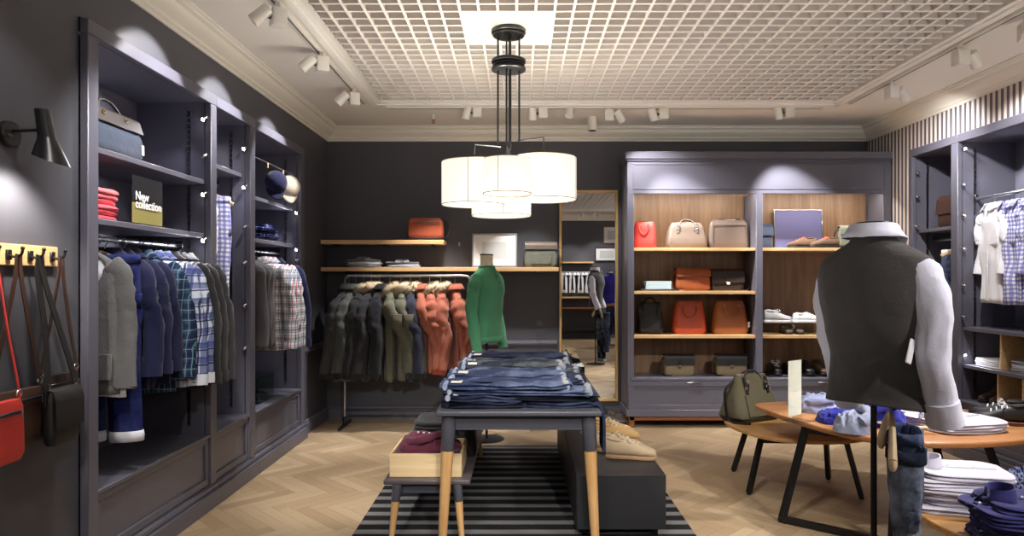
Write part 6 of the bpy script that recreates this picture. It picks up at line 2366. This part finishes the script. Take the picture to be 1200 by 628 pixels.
# ================================================================== right cabinets
RX, RZr = 3.75, 2.105
hg = 'hangers above the oak-divided shelves'
for i, (y, mt, lb) in enumerate(((5.38, M_wht, 'plain white shirt hanging farthest along the wide cabinet rail'), (5.19, M_gingham, 'blue gingham shirt hanging beside the white shirt'), (5.03, M_gingham, 'blue gingham shirt hanging between gingham and black check'), (4.87, M_ginghamk, 'black checked shirt hanging nearest on the wide cabinet rail'))):
    hanger('reddish wooden hanger in the %s shirt of the wide cabinet rail' % ORD[i], (RX, y, RZr), radians(-98), .28, 'dark', hg, drop=.11)
    shirt(lb, (RX, y, RZr - .085), radians(-98), mt, W=.36, L=.76, SL=.52, depth=.05, seed=181 + i * 3, out=-.01, fwd=-.02, group=None, pocket=True)
for i, (y, z, mt, lb) in enumerate(((5.40, .7555, M_wht, 'white'),)):
    zz = z
    for k in range(2):
        folded('%s white folded shirt beside the oak divider' % ('bottom' if k == 0 else 'top'), 'shirt', (3.85, 5.40, zz), .30, .34, .030, M_wht, 190 + k, -pi / 2, 'white shirts by the oak divider')
        zz += .0298
zz = .7555
for k in range(3):
    folded('%s grey folded shirt on the other side of the oak divider' % tier(k, 3), 'shirt', (3.85, 5.0, zz), .30, .34, .028, M_gsh[k], 194 + k, -pi / 2, 'grey shirts by the oak divider')
    zz += .0278
M_bsuede = fabric('dark_brown_suede', srgb(70, 48, 40), .15)
for i, y in enumerate((5.345, 5.47)):
    shoe('dark brown suede ankle boot on the cabinet ledge, %s one' % ('nearer' if i == 0 else 'farther'), (3.82, y, .4655), pi + .15, M_bsuede, L=.28, ankle=.155, h=.07, lace=M_bsuede, boot=True, name='ankle_boot', cat='boot', group='brown suede boots on the ledge')
zz = .4655
for k in range(2):
    folded('%s blue-grey folded cloth between oak dividers on the ledge' % ('bottom' if k == 0 else 'top'), 'cloth', (3.84, 5.09, zz), .17, .32, .04, M_grblue, 198 + k, -pi / 2, 'blue-grey cloths on the ledge', 'folded_cloth')
    zz += .0398
# narrow bay
handbag('espresso brown leather bag on the shelf of the narrow bay by the striped wall', (3.815, 5.93, 1.9005), .34, .12, .27, LT_['brown'], -pi / 2 + .2, tx=.96, ty=.75, handles=None, flap=.55, name='satchel', seed=23)
hanger('hanger with blue-grey trousers in the narrow bay', (3.80, 5.86, 1.80), 0, .34, 'wood')
trousers('blue-grey denim trousers hanging in the narrow bay by the striped wall', (3.77, 5.86, 1.70), radians(-75), DN['mid'], L=.60, W=.30, seed=12, belt=M_wht)
folded('white folded shirt on the lower shelf of the narrow bay', 'shirt', (3.83, 5.90, .9905), .32, .34, .05, M_wht, 201, -pi / 2)
zz = .4655
for k in range(4):
    folded('%s dark folded jersey on the narrow bay ledge' % tier(k, 4), 'jersey', (3.83, 5.92, zz), .34, .34, .036, M_gsh[2] if k % 2 else M_blk, 203 + k, -pi / 2, 'dark jerseys on the narrow bay ledge', 'folded_jersey')
    zz += .0358
# ================================================================== what the mirror shows, behind the viewer
M_purple = fabric('deep_violet_blue_knit', srgb(44, 38, 128), .12)
mannequin('mannequin in violet-blue sweater seen only in the mirror', (2.0, -.8, 0), radians(160), M_purple, hem=.93, neck=1.575, top=1.615, seed=6, W=.45, SL=.66, sleeve_out=.03, ribs=True)
trousers('blue jeans hanging below the violet-blue sweater in the mirror', (2.05, -.72, .90), radians(160), DN['dark'], L=.66, W=.32, seed=14, name='hanging_jeans', cat='jeans', belt=LT_['tan'])
picture('picture in a pale oak frame, higher of two seen in the mirror', (2.31, YF + .03, 2.33), .46, .40, M_oak, M_print, 0, .016, rz=pi)
picture('black framed picture with grey print, lower of two seen in the mirror', (2.16, YF + .03, 1.89), .58, .33, M_blacks, M_print, 0, .020, rz=pi)
for z, lb in ((1.87, 'upper pale shelf on the wall seen in the mirror'), (1.02, 'lower pale shelf on the wall seen in the mirror')):
    t = thing('wall_shelf', lb, 'shelf', (1.28, YF, z))
    obj('board', MB().bx(-.52, .52, .002, .30, -.035, 0, .003), M_oak, t)
    obj('bracket', MB().bx(-.45, -.43, .002, .22, -.06, -.035).bx(-.43, .43, .002, .02, -.055, -.036).bx(.43, .45, .002, .22, -.06, -.035), M_black, t)
t = thing('shirt_rail', 'pipe rail under the pale shelf seen in the mirror', 'rail', (1.28, YF, 1.62))
obj('rail', MB().tube([(-.5, .16, 0), (.5, .16, 0)], .011, 10), M_steel, t)
for s in (-1, 1):
    obj('rail_bracket', MB().tube([(s * .5, .002, 0), (s * .5, .16, 0)], .009, 10), M_black, t)
for i in range(5):
    x = .90 + i * .20
    hanger('hanger in the mirror carrying the %s white shirt' % ORD[i], (x, YF + .16, 1.62), pi, .13, 'wood', 'hangers seen in the mirror')
    shirt('white shirt hung under the mirrored shelf, %s along the rail' % ORD[i], (x, YF + .16, 1.575), pi, M_wht, W=.14, L=.46, SL=.30, depth=.05, seed=210 + i, group='white shirts seen in the mirror', sleeves=False, buttons=False)
    m = MB()
    m.ribbon([(0, 0, 0), (0, -.008, -.10), (0, -.010, -.30), (0, -.008, -.36)], lambda k: lerp(.03, .06, k), .006, (1, 0, 0))
    m.box((0, -.004, -.008), (.034, .014, .03), .006)
    single('black_tie', m, M_blk, 'black tie worn over the %s white shirt in the mirror' % ORD[i], 'tie', (x, YF + .16 + .075, 1.545), pi, 'black ties seen in the mirror')
t = thing('console_table', 'dark wooden console table along the wall seen in the mirror', 'table', (1.35, YF + .24, 0))
obj('tabletop', MB().bx(-.6, .6, -.2, .2, .73, .76, .004), M_teakbase, t)
for sx_ in (-1, 1):
    for sy_ in (-1, 1):
        obj('leg', MB().bx(sx_ * .56 - .02, sx_ * .56 + .02, sy_ * .16 - .02, sy_ * .16 + .02, 0, .73, .003), M_black, t)
obj('shelf_board', MB().bx(-.54, .54, -.17, .17, .22, .245, .003), M_black, t)
# ================================================================== camera and view
cam = bpy.data.cameras.new('camera')
cam.sensor_width = 36
cam.lens = 24
cam.shift_x = -8 / 1200
cam.shift_y = 13 / 1200
cam.clip_start = .05
co = bpy.data.objects.new('camera', cam)
COL.objects.link(co)
co.location = (0, 0, EYE)
co.rotation_euler = (pi / 2, 0, 0)
SC.camera = co
w = bpy.data.worlds.new('world')
w.use_nodes = True
w.node_tree.nodes['Background'].inputs[0].default_value = (.02, .02, .022, 1)
w.node_tree.nodes['Background'].inputs[1].default_value = 1
SC.world = w
vs = SC.view_settings
vs.view_transform = 'Standard'
vs.look = 'None'
vs.gamma = 1
vs.use_curve_mapping = False
vs.exposure = EXPOSURE
